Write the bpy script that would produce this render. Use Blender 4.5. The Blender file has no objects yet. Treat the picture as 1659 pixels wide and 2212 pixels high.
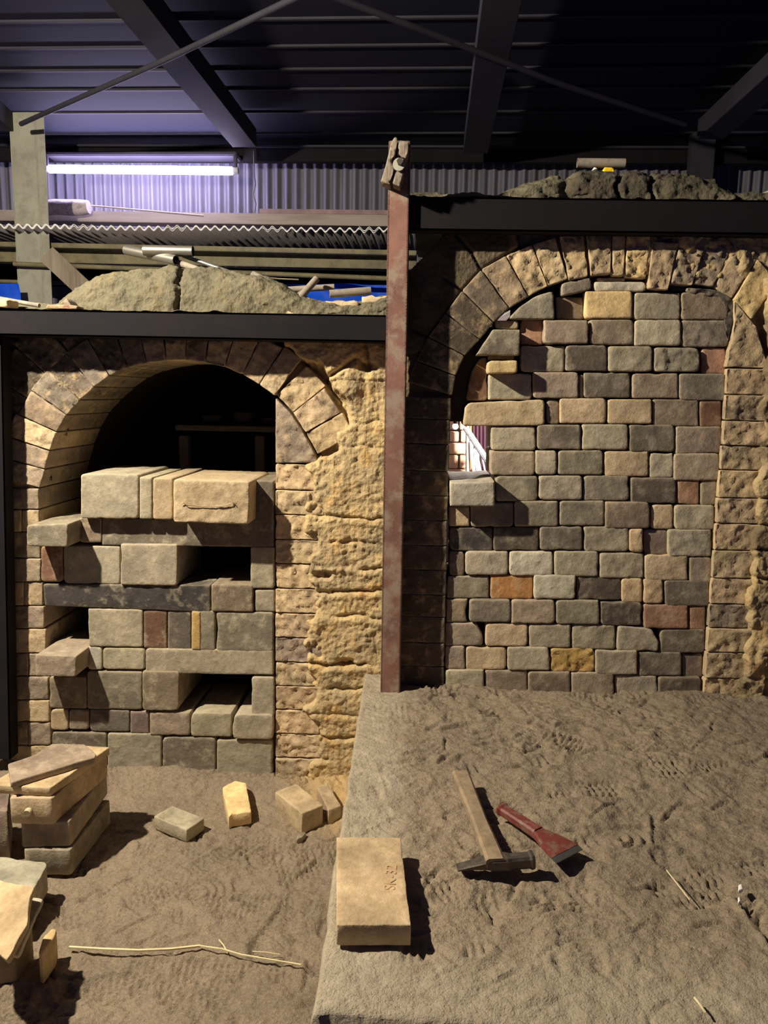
import bpy, bmesh, math, random
import numpy as np
from mathutils import Vector, Matrix, noise as mnoise
from mathutils.geometry import delaunay_2d_cdt

scene = bpy.context.scene
COL = scene.collection
# ------------------------------------------------------------------ camera
F = 1660.0                      # focal length in pixels of a 1659x2212 frame
EYE = 1.07
YAW, PITCH, ROLL = math.radians(3.3), math.radians(8.7), math.radians(1.0)
CAM_R = (Matrix.Rotation(YAW, 3, 'Z') @ Matrix.Rotation(math.pi/2 - PITCH, 3, 'X') @ Matrix.Rotation(ROLL, 3, 'Z'))
cam_d = bpy.data.cameras.new('camera')
cam = bpy.data.objects.new('camera', cam_d)
COL.objects.link(cam)
cam.matrix_world = Matrix.Translation((0, 0, EYE)) @ CAM_R.to_4x4()
cam_d.sensor_fit = 'VERTICAL'
cam_d.sensor_height = 24.0
cam_d.lens = F/2212*24.0
cam_d.clip_start = 0.02
scene.camera = cam
# ------------------------------------------------------------------ world, lamps, exposure
w = bpy.data.worlds.new('world'); scene.world = w
w.use_nodes = True
w.node_tree.nodes['Background'].inputs[0].default_value = (0.17, 0.18, 0.60, 1)
w.node_tree.nodes['Background'].inputs[1].default_value = 0.095
vs = scene.view_settings
vs.view_transform = 'Standard'; vs.look = 'None'; vs.gamma = 1.0; vs.exposure = 0.12
vs.use_curve_mapping = False

def point_light(name, loc, power, col, size):
    d = bpy.data.lights.new(name, 'POINT'); d.energy = power; d.color = col; d.shadow_soft_size = size
    o = bpy.data.objects.new(name, d); o.location = loc; COL.objects.link(o); return o
LAMP = (-1.62, 1.15, EYE+1.12)
point_light('work_lamp', LAMP, 385, (1.0, 0.89, 0.72), 0.03)
point_light('kiln_lamp', (0.42, 3.05, EYE-0.02), 34, (1.0, 0.93, 0.95), 0.02)

# ------------------------------------------------------------------ helpers
def ray(px, py):
    return CAM_R @ Vector(((px-829.5)/F, -(py-1106)/F, -1.0))
def PY(px, py, Y):
    d = ray(px, py); t = Y/d.y; return Vector((d.x*t, Y, EYE+d.z*t))
G0 = -0.075                     # level of the lower ground on the left
def lvl(z): return z*1.07+G0 if z < .25 else z
def PZ(px, py, z):
    z = lvl(z)
    d = ray(px, py); t = (z-EYE)/d.z; return Vector((d.x*t, d.y*t, z))
RT = np.array([list(r) for r in CAM_R.transposed()])
def proj(X, Y, Z):
    a = RT[0][0]*X + RT[0][1]*Y + RT[0][2]*(Z-EYE)
    b = RT[1][0]*X + RT[1][1]*Y + RT[1][2]*(Z-EYE)
    c = RT[2][0]*X + RT[2][1]*Y + RT[2][2]*(Z-EYE)
    return 829.5 + F*a/(-c), 1106 - F*b/(-c)

def srgb(r, g, b):
    def f(c):
        c /= 255.0
        return c/12.92 if c <= 0.04045 else ((c+0.055)/1.055)**2.4
    return (f(r), f(g), f(b), 1.0)

def tag(o, label=None, cat=None, group=None, kind=None):
    if label: o['label'] = label
    if cat: o['category'] = cat
    if group: o['group'] = group
    if kind: o['kind'] = kind
    return o
def empty(name, loc, label, cat, group=None):
    o = bpy.data.objects.new(name, None); o.location = loc; COL.objects.link(o)
    o.empty_display_size = 0.05
    return tag(o, label, cat, group)
def setparent(o, p):
    if p is not None:
        o.parent = p
        o.matrix_parent_inverse = Matrix.Translation(-Vector(p.location)) if p.rotation_euler[:] == (0, 0, 0) else p.matrix_world.inverted()
        if p.parent is not None:
            bpy_w = world_loc(p); o.matrix_parent_inverse = Matrix.Translation(-bpy_w)
def world_loc(o):
    # all parents here are unrotated, parts keep world coordinates in .location
    return Vector(o.location)
def link_mesh(name, verts, faces, mat, parent=None, smooth=True, color=None, center=True):
    V = np.asarray([tuple(v) for v in verts], dtype=float) if not isinstance(verts, np.ndarray) else verts
    c = (V.min(0)+V.max(0))/2 if center else np.zeros(3)
    me = bpy.data.meshes.new(name)
    me.from_pydata((V-c).tolist(), [], faces)
    if smooth: me.shade_smooth()
    o = bpy.data.objects.new(name, me); o.location = c.tolist(); COL.objects.link(o)
    if mat: me.materials.append(mat)
    if color: o.color = color
    setparent(o, parent)
    return o

# numpy value noise
_rs = np.random.RandomState(7)
_T = _rs.rand(256, 256)
def vn(x, y, seed=0):
    x = x + seed*17.31; y = y + seed*9.77
    xi = np.floor(x).astype(int); yi = np.floor(y).astype(int)
    fx = x-xi; fy = y-yi; fx = fx*fx*(3-2*fx); fy = fy*fy*(3-2*fy)
    a = _T[xi & 255, yi & 255]; b = _T[(xi+1) & 255, yi & 255]
    c = _T[xi & 255, (yi+1) & 255]; d = _T[(xi+1) & 255, (yi+1) & 255]
    return (a*(1-fx)+b*fx)*(1-fy) + (c*(1-fx)+d*fx)*fy
def fbm(x, y, s, octv=4, seed=0, gain=0.5):
    r = 0; a = 1.0; t = 0
    for i in range(octv):
        r = r + a*(vn(x*s, y*s, seed+i*3)-0.5)*2; t += a; a *= gain; s *= 2.03
    return r/t
def sst(a, b, x):
    t = np.clip((x-a)/(b-a), 0, 1); return t*t*(3-2*t)
def seg_dist(px, py, pts):
    d = np.full(px.shape, 1e9)
    for (x0, y0), (x1, y1) in zip(pts[:-1], pts[1:]):
        dx, dy = x1-x0, y1-y0; L = dx*dx+dy*dy
        t = np.clip(((px-x0)*dx+(py-y0)*dy)/L, 0, 1)
        d = np.minimum(d, np.hypot(px-(x0+t*dx), py-(y0+t*dy)))
    return d
def in_poly(px, py, pts):
    r = np.zeros(px.shape, bool); n = len(pts)
    for i in range(n):
        x0, y0 = pts[i]; x1, y1 = pts[(i+1) % n]
        if y0 == y1: continue
        c = ((y0 > py) != (y1 > py)) & (px < (x1-x0)*(py-y0)/(y1-y0)+x0)
        r ^= c
    return r

def grid_faces(nu, nv, mask=None):
    i = np.arange((nu-1)*(nv-1)); r = i//(nu-1); c = i % (nu-1)
    a = r*nu+c
    q = np.stack([a, a+1, a+nu+1, a+nu], 1)
    if mask is not None:
        m = mask.reshape(-1)
        q = q[m[q].all(1)]
    return q
def np_mesh(name, V, Q, mat, parent=None, attrs=None, smooth=True):
    used = np.unique(Q); rm = np.full(len(V), -1); rm[used] = np.arange(len(used))
    V2 = V[used]; Q2 = rm[Q]
    c = (V2.min(0)+V2.max(0))/2
    me = bpy.data.meshes.new(name)
    me.vertices.add(len(V2)); me.vertices.foreach_set('co', (V2-c).astype(np.float32).ravel())
    me.loops.add(Q2.size); me.loops.foreach_set('vertex_index', Q2.astype(np.int32).ravel())
    me.polygons.add(len(Q2)); me.polygons.foreach_set('loop_start', np.arange(0, Q2.size, 4, dtype=np.int32))
    me.polygons.foreach_set('loop_total', np.full(len(Q2), 4, dtype=np.int32))
    me.update(calc_edges=True)
    if attrs:
        for k, a in attrs.items():
            at = me.attributes.new(k, 'FLOAT', 'POINT'); at.data.foreach_set('value', a.reshape(-1)[used].astype(np.float32))
    if smooth: me.shade_smooth()
    me.materials.append(mat)
    o = bpy.data.objects.new(name, me); o.location = c.tolist(); COL.objects.link(o)
    setparent(o, parent)
    return o

FACADE = (Vector((1, 0, 0)), Vector((0, 0, 1)), Vector((0, 1, 0)))
TOP = (Vector((1, 0, 0)), Vector((0, 1, 0)), Vector((0, 0, -1)))
RND = random.Random(11)

def outline(poly, r, step, amp, seed):
    a = sum(poly[i][0]*poly[(i+1) % len(poly)][1]-poly[(i+1) % len(poly)][0]*poly[i][1] for i in range(len(poly)))
    if a < 0: poly = poly[::-1]
    P = [Vector(p) for p in poly]; n = len(P); out = []
    rs = random.Random(seed)
    arcs = []
    for i in range(n):
        p, q, s = P[i-1], P[i], P[(i+1) % n]
        rr = r*rs.uniform(0.5, 1.6)
        d1 = min(rr, (p-q).length*0.4); d2 = min(rr*rs.uniform(.7, 1.3), (s-q).length*0.4)
        A = q+(p-q).normalized()*d1; B = q+(s-q).normalized()*d2
        arcs.append([A, A*0.32+q*0.42+B*0.26, A*0.26+q*0.42+B*0.32, B])
    for i in range(n):
        out += arcs[i]
        B = arcs[i][-1]; A = arcs[(i+1) % n][0]; L = (A-B).length; k = max(1, int(L/step))
        for j in range(1, k): out.append(B.lerp(A, j/k))
    c = sum(out, Vector((0, 0)))/len(out)
    res = []
    for p in out:
        nz = mnoise.fractal(Vector((p.x*60+seed, p.y*60, seed*1.7)), 1.0, 2.0, 3)
        chip = min(0, mnoise.noise(Vector((p.x*22+seed*3, p.y*22, 5)))+0.28)
        d = (c-p).normalized()
        res.append(p - d*nz*amp + d*(-chip)*amp*9)
    return res

def stone(name, poly, origin, frame, depth, mat, color=None, parent=None, r=0.008, rough=0.0010, edge=0.0008, bev=0.004, step=0.009, label=None, dent=None, taper=0.0):
    """one brick or slab: rounded outline, chipped edges, uneven worn face"""
    U, Vv, W = frame
    seed = RND.uniform(0, 500)
    ol = outline([tuple(p) for p in poly], r, step, edge, seed)
    n = len(ol)
    cx = sum(p.x for p in ol)/n; cy = sum(p.y for p in ol)/n
    xs = [p.x for p in ol]; ys = [p.y for p in ol]
    hx = (max(xs)-min(xs))/2; hy = (max(ys)-min(ys))/2
    b = min(bev, hx*.4, hy*.4)
    rings = []   # (sx, sy, w)
    def sc(d): return (hx-d)/hx, (hy-d)/hy
    rings.append((*sc(b), depth)); rings.append((*sc(0), depth-b))
    if depth > .05: rings.append((*sc(0), depth*.5))
    rings.append((*sc(0), b)); rings.append((*sc(b*.3), b*.3)); rings.append((*sc(b), 0))
    verts = []
    def put(u, v, ww, full):
        P3 = Vector((u+seed, v, ww*.5))
        nz = mnoise.fractal(P3*38, 1.0, 2.0, 4)*rough + mnoise.noise(P3*140)*rough*.5
        if rough > .003: nz += -abs(mnoise.noise(P3*55))*rough*.9
        d = -nz if full else -nz*.4
        if dent and full: d += dent(u, v)
        verts.append(origin + U*u + Vv*v + W*(ww + d))
    for ri, (sx, sy, ww) in enumerate(rings):
        for p in ol: put(cx+(p.x-cx)*sx, cy+(p.y-cy)*sy, ww, ri == len(rings)-1)
    verts.append(origin+U*cx+Vv*cy+W*depth)
    faces = []
    for ri in range(len(rings)-1):
        for i in range(n):
            a = ri*n+i; bq = ri*n+(i+1) % n
            faces.append((a, bq, bq+n, a+n))
    last = (len(rings)-1)*n
    for i in range(n): faces.append(((i+1) % n, i, len(verts)-1))
    sx, sy, _ = rings[-1]
    rim = [Vector((cx+(p.x-cx)*sx, cy+(p.y-cy)*sy)) for p in ol]
    pts = list(rim); gs = max(step*.85, math.sqrt(4*hx*hy/420)); rs = random.Random(int(seed*100))
    rx = np.array([p.x for p in rim]); ry = np.array([p.y for p in rim]); poly2 = [(p.x, p.y) for p in rim]
    gx = np.arange(cx-hx+gs*.6, cx+hx, gs); gy = np.arange(cy-hy+gs*.6, cy+hy, gs)
    if len(gx) and len(gy):
        GX, GY = np.meshgrid(gx, gy); GX = GX.ravel(); GY = GY.ravel()
        ok = in_poly(GX, GY, poly2)
        for x, y in zip(GX[ok], GY[ok]):
            x += rs.uniform(-.2, .2)*gs; y += rs.uniform(-.2, .2)*gs
            if np.min((rx-x)**2+(ry-y)**2) > (gs*.45)**2: pts.append(Vector((float(x), float(y))))
    r_ = delaunay_2d_cdt(pts, [(i, (i+1) % n) for i in range(n)], [], 1, 1e-7)
    mp = {}
    for i, (co, orig) in enumerate(zip(r_[0], r_[3])):
        if orig and orig[0] < n: mp[i] = last+orig[0]
        else: mp[i] = len(verts); put(co.x, co.y, 0, True)
    for f in r_[2]:
        q = [mp[i] for i in f]
        if len(set(q)) > 2: faces.append(q)
    o = link_mesh(name, verts, faces, mat, parent, True, color)
    if label: o['label'] = label
    return o

def box(name, c, s, mat, parent=None, bev=0.0, rot=None, color=None):
    bm = bmesh.new(); bmesh.ops.create_cube(bm, size=1)
    bmesh.ops.scale(bm, vec=s, verts=bm.verts)
    if bev: bmesh.ops.bevel(bm, geom=bm.edges[:], offset=bev, segments=2, affect='EDGES')
    if rot is not None: bmesh.ops.transform(bm, matrix=rot.to_4x4(), verts=bm.verts)
    me = bpy.data.meshes.new(name); bm.to_mesh(me); bm.free(); me.materials.append(mat)
    o = bpy.data.objects.new(name, me); o.location = c; COL.objects.link(o)
    if color: o.color = color
    setparent(o, parent); return o
def basis(p0, p1, up=Vector((0, 0, 1))):
    z = (p1-p0).normalized(); x = up.cross(z)
    if x.length < 1e-4: x = Vector((1, 0, 0))
    x.normalize(); y = z.cross(x)
    return Matrix((x, y, z)).transposed()
def bar(name, p0, p1, wx, wy, mat, parent=None, bev=0.003, up=Vector((0, 0, 1)), color=None):
    """rectangular bar between two points"""
    return box(name, (p0+p1)/2, (wx, wy, (p1-p0).length), mat, parent, bev, basis(p0, p1, up), color)
def profile_bar(name, p0, p1, prof, mat, parent=None, up=Vector((0, 0, 1)), smooth=False):
    B = basis(p0, p1, up); n = len(prof); V = []
    for p in (p0, p1):
        for (a, b) in prof: V.append(p+B @ Vector((a, b, 0)))
    Fc = [(i, (i+1) % n, (i+1) % n+n, i+n) for i in range(n)] + [tuple(range(n))[::-1], tuple(range(n, 2*n))]
    o = link_mesh(name, V, Fc, mat, parent, smooth)
    bm = bmesh.new(); bm.from_mesh(o.data); bmesh.ops.recalc_face_normals(bm, faces=bm.faces); bm.to_mesh(o.data); bm.free()
    return o
def tube(name, pts, r, mat, parent=None, seg=12, hollow=False, cap=True, radii=None, smooth=True):
    pts = [Vector(p) for p in pts]; V = []; Fc = []; n = len(pts)
    up = Vector((0.13, 0.05, 1)).normalized()
    rr = radii or [r]*n
    lay = [(pts[i], rr[i], i) for i in range(n)]
    if hollow:
        lay = lay + [(pts[i], rr[i]*.86, i) for i in range(n-1, -1, -1)]
    for p, q, i in lay:
        t = (pts[min(i+1, n-1)]-pts[max(i-1, 0)]).normalized()
        x = up.cross(t)
        if x.length < 1e-3: x = Vector((1, 0, 0)).cross(t)
        x.normalize(); y = t.cross(x)
        for k in range(seg):
            a = 2*math.pi*k/seg; V.append(p+(x*math.cos(a)+y*math.sin(a))*q)
    m = len(lay)
    rng = m if hollow else m-1
    for j in range(rng):
        j2 = (j+1) % m
        for k in range(seg):
            k2 = (k+1) % seg
            Fc.append((j*seg+k, j*seg+k2, j2*seg+k2, j2*seg+k))
    if not hollow and cap:
        Fc.append(tuple(range(seg))[::-1]); Fc.append(tuple((m-1)*seg+k for k in range(seg)))
    o = link_mesh(name, V, Fc, mat, parent, smooth)
    if smooth:
        md = o.modifiers.new('edge', 'EDGE_SPLIT'); md.split_angle = math.radians(50)
    return o
def loft(name, secs, mat, parent=None, axis0=None, axis1=None, smooth=False):
    """secs: (t, width, height, zoff); octagonal sections along the axis"""
    B = basis(axis0, axis1); V = []; Fc = []; n = 8
    for (t, ww, hh, zo) in secs:
        p = axis0.lerp(axis1, t)+Vector((0, 0, zo))
        for (a, b) in ((-.5, -.3), (-.36, -.5), (.36, -.5), (.5, -.3), (.5, .3), (.36, .5), (-.36, .5), (-.5, .3)):
            V.append(p+B @ Vector((a*ww, b*hh, 0)))
    m = len(secs)
    for j in range(m-1):
        for k in range(n):
            Fc.append((j*n+k, j*n+(k+1) % n, (j+1)*n+(k+1) % n, (j+1)*n+k))
    Fc.append(tuple(range(n))[::-1]); Fc.append(tuple((m-1)*n+k for k in range(n)))
    return link_mesh(name, V, Fc, mat, parent, smooth)

# ------------------------------------------------------------------ materials
def newmat(name, rough=0.9, metal=0.0):
    m = bpy.data.materials.new(name); m.use_nodes = True
    nt = m.node_tree; b = nt.nodes['Principled BSDF']
    b.inputs['Roughness'].default_value = rough; b.inputs['Metallic'].default_value = metal
    b.inputs['Specular IOR Level'].default_value = 0.25
    return m, nt, b
def nd(nt, t, **kw):
    n = nt.nodes.new(t)
    for k, v in kw.items():
        if k in ('op',): n.operation = v
        elif k == 'blend': n.blend_type = v
        else: setattr(n, k, v)
    return n
def mixc(nt, fac, a, b, blend='MIX'):
    n = nt.nodes.new('ShaderNodeMix'); n.data_type = 'RGBA'; n.blend_type = blend
    for i, v in ((0, fac), (6, a), (7, b)):
        if hasattr(v, 'is_output'): nt.links.new(v, n.inputs[i])
        elif isinstance(v, (int, float)): n.inputs[i].default_value = v if i == 0 else (v, v, v, 1)
        else: n.inputs[i].default_value = v
    return n.outputs[2]
def ramp(nt, src, lo, hi, a=0.0, b=1.0):
    n = nt.nodes.new('ShaderNodeMapRange'); n.clamp = True
    n.inputs[1].default_value = lo; n.inputs[2].default_value = hi; n.inputs[3].default_value = a; n.inputs[4].default_value = b
    nt.links.new(src, n.inputs[0]); return n.outputs[0]
def noise_n(nt, vec, scale, detail=4, rough=0.55, scl=None):
    if scl:
        mp = nt.nodes.new('ShaderNodeMapping'); mp.inputs['Scale'].default_value = scl
        nt.links.new(vec, mp.inputs['Vector']); vec = mp.outputs[0]
    n = nt.nodes.new('ShaderNodeTexNoise'); n.inputs['Scale'].default_value = scale
    n.inputs['Detail'].default_value = detail; n.inputs['Roughness'].default_value = rough
    nt.links.new(vec, n.inputs['Vector']); return n.outputs['Fac']
def bump(nt, bsdf, srcs):
    prev = None
    for src, strg, dist in srcs:
        b = nt.nodes.new('ShaderNodeBump'); b.inputs['Strength'].default_value = strg; b.inputs['Distance'].default_value = dist
        nt.links.new(src, b.inputs['Height'])
        if prev is not None: nt.links.new(prev, b.inputs['Normal'])
        prev = b.outputs[0]
    nt.links.new(prev, bsdf.inputs['Normal'])
def coords(nt, rand=True):
    tc = nt.nodes.new('ShaderNodeTexCoord')
    if not rand: return tc.outputs['Object']
    oi = nt.nodes.new('ShaderNodeObjectInfo')
    mul = nt.nodes.new('ShaderNodeMath'); mul.operation = 'MULTIPLY'; mul.inputs[1].default_value = 37.0
    nt.links.new(oi.outputs['Random'], mul.inputs[0])
    ad = nt.nodes.new('ShaderNodeVectorMath'); ad.operation = 'ADD'
    nt.links.new(tc.outputs['Object'], ad.inputs[0]); nt.links.new(mul.outputs[0], ad.inputs[1])
    return ad.outputs[0]
def objcolor_mat(name, rough=.92, lo=.70, hi=1.18, dust=None, dustamt=.35, bumps=1.0, big=9, metal=0, soot=.45):
    m, nt, b = newmat(name, rough, metal)
    v = coords(nt)
    oi = nt.nodes.new('ShaderNodeObjectInfo')
    n1 = noise_n(nt, v, big, 5, .6); n2 = noise_n(nt, v, 85, 4, .7); n3 = noise_n(nt, v, 26, 5, .65)
    c = mixc(nt, 1.0, oi.outputs['Color'], ramp(nt, n1, .3, .7, lo, hi), 'MULTIPLY')
    c = mixc(nt, 1.0, c, ramp(nt, n2, .3, .7, .84, 1.12), 'MULTIPLY')
    if dust: c = mixc(nt, ramp(nt, n3, .52, .72, 0, dustamt), c, dust)
    dk = ramp(nt, noise_n(nt, v, 17, 6, .75), (.62 if soot < .5 else .55), (.75 if soot < .5 else .68), 0, soot)
    c = mixc(nt, dk, c, srgb(58, 50, 44))
    geo = nt.nodes.new('ShaderNodeNewGeometry')
    c = mixc(nt, ramp(nt, geo.outputs['Pointiness'], .515, .60, 0, .5), c, srgb(206, 190, 158))
    nt.links.new(c, b.inputs['Base Color'])
    bump(nt, b, [(n3, .55*bumps, .004), (n2, .5*bumps, .0016), (noise_n(nt, v, 260, 2, .6), .35*bumps, .0006)])
    return m
M_BRICK = objcolor_mat('fire_brick', dust=srgb(196, 184, 156), bumps=1.5, lo=.62, hi=1.25, big=13)
M_BLOCK = objcolor_mat('old_block', dust=srgb(205, 192, 160), dustamt=.45, bumps=1.5)
M_CLAYBRICK = objcolor_mat('kiln_arch_brick', dust=srgb(208, 178, 130), dustamt=.55, bumps=2.0, soot=.7, hi=1.3)

def clay_mat(name='yellow_kiln_clay', ca=(204, 178, 128), cb=(180, 160, 122), cd=(208, 164, 98)):
    m, nt, b = newmat(name, .95)
    v = coords(nt, False)
    n1 = noise_n(nt, v, 7, 5, .6); n2 = noise_n(nt, v, 70, 5, .7); n3 = noise_n(nt, v, 17, 5, .65)
    st = noise_n(nt, v, 60, 3, .6, (2.4, 1, .18))
    c = mixc(nt, ramp(nt, n1, .38, .62), srgb(*ca), srgb(*cb))
    c = mixc(nt, ramp(nt, n3, .54, .70, 0, .75), c, srgb(*cd))
    c = mixc(nt, ramp(nt, noise_n(nt, v, 5.3, 5, .7), .58, .68, 0, .6), c, srgb(120, 112, 92))
    c = mixc(nt, 1.0, c, ramp(nt, n2, .3, .7, .80, 1.12), 'MULTIPLY')
    at = nt.nodes.new('ShaderNodeAttribute'); at.attribute_name = 'soot'  # soot, and on the right kiln painted cast shade too
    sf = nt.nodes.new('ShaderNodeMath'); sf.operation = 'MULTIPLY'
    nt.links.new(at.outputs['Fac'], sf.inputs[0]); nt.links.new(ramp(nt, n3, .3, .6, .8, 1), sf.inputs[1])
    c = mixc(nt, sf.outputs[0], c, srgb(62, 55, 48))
    nt.links.new(c, b.inputs['Base Color'])
    vo = nt.nodes.new('ShaderNodeTexVoronoi'); vo.inputs['Scale'].default_value = 95; nt.links.new(v, vo.inputs['Vector'])
    bump(nt, b, [(n3, .6, .008), (st, .5, .003), (vo.outputs['Distance'], .5, .004), (n2, .8, .005), (noise_n(nt, v, 220, 3, .6), .6, .0015)])
    return m
M_CLAY = clay_mat()
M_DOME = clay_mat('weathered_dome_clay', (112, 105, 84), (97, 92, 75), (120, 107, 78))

def ground_mat():
    m, nt, b = newmat('sandy_earth', .97)
    v = coords(nt, False)
    n1 = noise_n(nt, v, 4, 5, .6); n2 = noise_n(nt, v, 160, 4, .7); n3 = noise_n(nt, v, 30, 6, .7)
    c = mixc(nt, ramp(nt, n1, .35, .65), srgb(150, 134, 112), srgb(134, 120, 101))
    c = mixc(nt, ramp(nt, n3, .5, .75, 0, .55), c, srgb(164, 144, 117))
    c = mixc(nt, 1.0, c, ramp(nt, n2, .28, .72, .72, 1.2), 'MULTIPLY')
    vo = nt.nodes.new('ShaderNodeTexVoronoi'); vo.inputs['Scale'].default_value = 190
    nt.links.new(v, vo.inputs['Vector'])
    c = mixc(nt, ramp(nt, vo.outputs['Distance'], .06, .12, .55, 0), c, srgb(225, 212, 186))
    at = nt.nodes.new('ShaderNodeAttribute'); at.attribute_name = 'stone'
    c = mixc(nt, at.outputs['Fac'], c, mixc(nt, ramp(nt, n3, .35, .65), srgb(178, 166, 142), srgb(154, 142, 120)))
    at2 = nt.nodes.new('ShaderNodeAttribute'); at2.attribute_name = 'clay'
    c = mixc(nt, at2.outputs['Fac'], c, srgb(205, 172, 118))
    nt.links.new(c, b.inputs['Base Color'])
    bump(nt, b, [(n3, .8, .012), (noise_n(nt, v, 75, 5, .7), .8, .006), (n2, .8, .0022), (vo.outputs['Distance'], -.25, .0015)])
    return m
M_GROUND = ground_mat()

def plain(name, col, rough=.8, metal=0., var=.25, scale=12, col2=None, bmp=.2, amt=.6, dist=.001, stretch=None):
    m, nt, b = newmat(name, rough, metal)
    v = coords(nt)
    n1 = noise_n(nt, v, scale, 6, .65, stretch)
    c = mixc(nt, 1.0, col, ramp(nt, n1, .3, .7, 1-var, 1+var), 'MULTIPLY')
    if col2: c = mixc(nt, ramp(nt, noise_n(nt, v, scale*1.7, 6, .7, stretch), .48, .62, 0, amt), c, col2)
    nt.links.new(c, b.inputs['Base Color'])
    bump(nt, b, [(noise_n(nt, v, scale*7, 4, .6, stretch), bmp, dist)])
    return m
M_POST = plain('worn_red_oxide_steel', srgb(134, 98, 86), .62, 0.15, .3, 9, srgb(158, 140, 122), .35, .85, .0012)
M_BEAM = plain('sooty_black_steel', srgb(15, 13, 18), .85, 0, .3, 5, srgb(28, 18, 17), .2, .5)
M_COLUMN = plain('grey_green_painted_steel', srgb(150, 148, 134), .55, 0, .12, 6, srgb(124, 120, 106), .15)
M_ROOFSTEEL = plain('dusty_grey_steel', srgb(50, 48, 56), .7, 0, .2, 4)
M_SHEET = plain('roof_deck', srgb(24, 24, 40), .8, 0, .2, 3)
M_CORR = plain('galvanised_corrugated_iron', srgb(108, 106, 116), .5, .1, .22, 3, srgb(84, 80, 84), .1, .5, .001, (1, 1, .12))
M_LIT_EDGE = plain('lit_cut_edge', srgb(235, 232, 228))  # cut edge made whiter, lamplight on it painted in
M_SLATE = plain('cement_sheet', srgb(112, 106, 106), .8, 0, .15, 5, srgb(130, 124, 118), .2)
M_WOOD = plain('weathered_timber', srgb(140, 128, 112), .85, 0, .25, 18, srgb(104, 90, 78), .6, .6, .002, (1, 1, .08))
M_SHELFWOOD = plain('dusty_shelf_timber', srgb(160, 148, 138), .85, 0, .2, 7, srgb(120, 110, 104), .3, .5, .002, (.1, 1, 1))
M_POLE = plain('old_bamboo', srgb(120, 112, 84), .6, 0, .2, 9, srgb(88, 82, 68), .2)
M_HANDLE = plain('hammer_handle_wood', srgb(140, 122, 98), .7, 0, .25, 30, srgb(104, 88, 68), .4, .5, .001, (1, 1, 1))
M_IRON = plain('hammer_iron', srgb(92, 86, 80), .5, .6, .25, 40, srgb(120, 108, 94), .3)
M_RED = plain('chipped_red_paint', srgb(112, 54, 48), .5, 0, .2, 30, srgb(120, 96, 86), .2, .8)
M_STEEL = plain('worn_blade_steel', srgb(120, 120, 116), .4, .7, .2, 40)
M_CHROME = plain('bright_steel_tube', srgb(140, 136, 126), .38, .75, .15, 10)
M_DUSTPIPE = plain('dusty_grey_rubble', srgb(140, 130, 116), .9, 0, .2, 14, srgb(100, 94, 90), .4)
M_TARP = plain('blue_tarpaulin', srgb(20, 80, 210), .5, 0, .25, 5)
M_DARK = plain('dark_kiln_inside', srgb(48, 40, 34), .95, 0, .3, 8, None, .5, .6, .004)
M_BOWL = plain('unfired_pot', srgb(120, 110, 96), .8)
M_STRAW = plain('dry_straw', srgb(222, 206, 160), .7, 0, .15, 40)
M_WHITE = plain('white_flake', srgb(235, 232, 224), .6)
M_YELLOWCLOTH = plain('yellow_cloth', srgb(232, 190, 40), .8)
M_WIRE = plain('dull_wire', srgb(120, 104, 80), .5, .5)
M_PALEBRICK = plain('pale_pink_brick', srgb(214, 176, 150), .9, 0, .12, 8, srgb(222, 190, 140), .3)
M_WHITEPAINT = plain('white_board', srgb(236, 234, 236), .6, 0, .06, 8)
M_PLUM = plain('plum_painted_board', srgb(84, 56, 66), .7)
M_FIXTURE = plain('lamp_fitting_enamel', srgb(190, 190, 196), .4)
M_SACK = plain('rolled_cement_sack', srgb(190, 178, 176), .95, 0, .2, 22, srgb(120, 110, 110), .8, .6, .006)

def emis(name, col, s):
    m, nt, b = newmat(name)
    b.inputs['Emission Color'].default_value = col; b.inputs['Emission Strength'].default_value = s
    b.inputs['Base Color'].default_value = (.9, .9, .9, 1)
    return m
M_TUBE = emis('fluorescent_glow', (.68, .61, 1.0, 1), 72)
M_BULB = emis('bulb_glow', (1, .9, .95, 1), 60)

YL, YR = 2.14, 2.06            # the two kiln fronts
PLAT = 0.27                    # height of the raised floor on the right
def wl(px, py, Y=YL): p = PY(px, py, Y); return (p.x, p.z)
def wr(px, py): p = PY(px, py, YR); return (p.x, p.z)
CODES = dict(
 g=(160, 149, 127), G=(130, 121, 104), k=(90, 80, 70), t=(180, 158, 126), y=(210, 182, 128), r=(154, 118, 94), R=(118, 88, 70),
 o=(170, 122, 76), b=(130, 114, 96), l=(178, 170, 150), p=(120, 103, 93), m=(146, 130, 112), d=(114, 104, 91), c=(190, 165, 128), n=(70, 65, 62), q=(172, 140, 84))
def cc(code, k=1.0):
    r, g, b = CODES[code]; j = RND.uniform(.93, 1.07)
    L = srgb(r, g, b); return (L[0]*k*j, L[1]*k*j*RND.uniform(.98, 1.02), L[2]*k*j*RND.uniform(.95, 1.03), 1)

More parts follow.
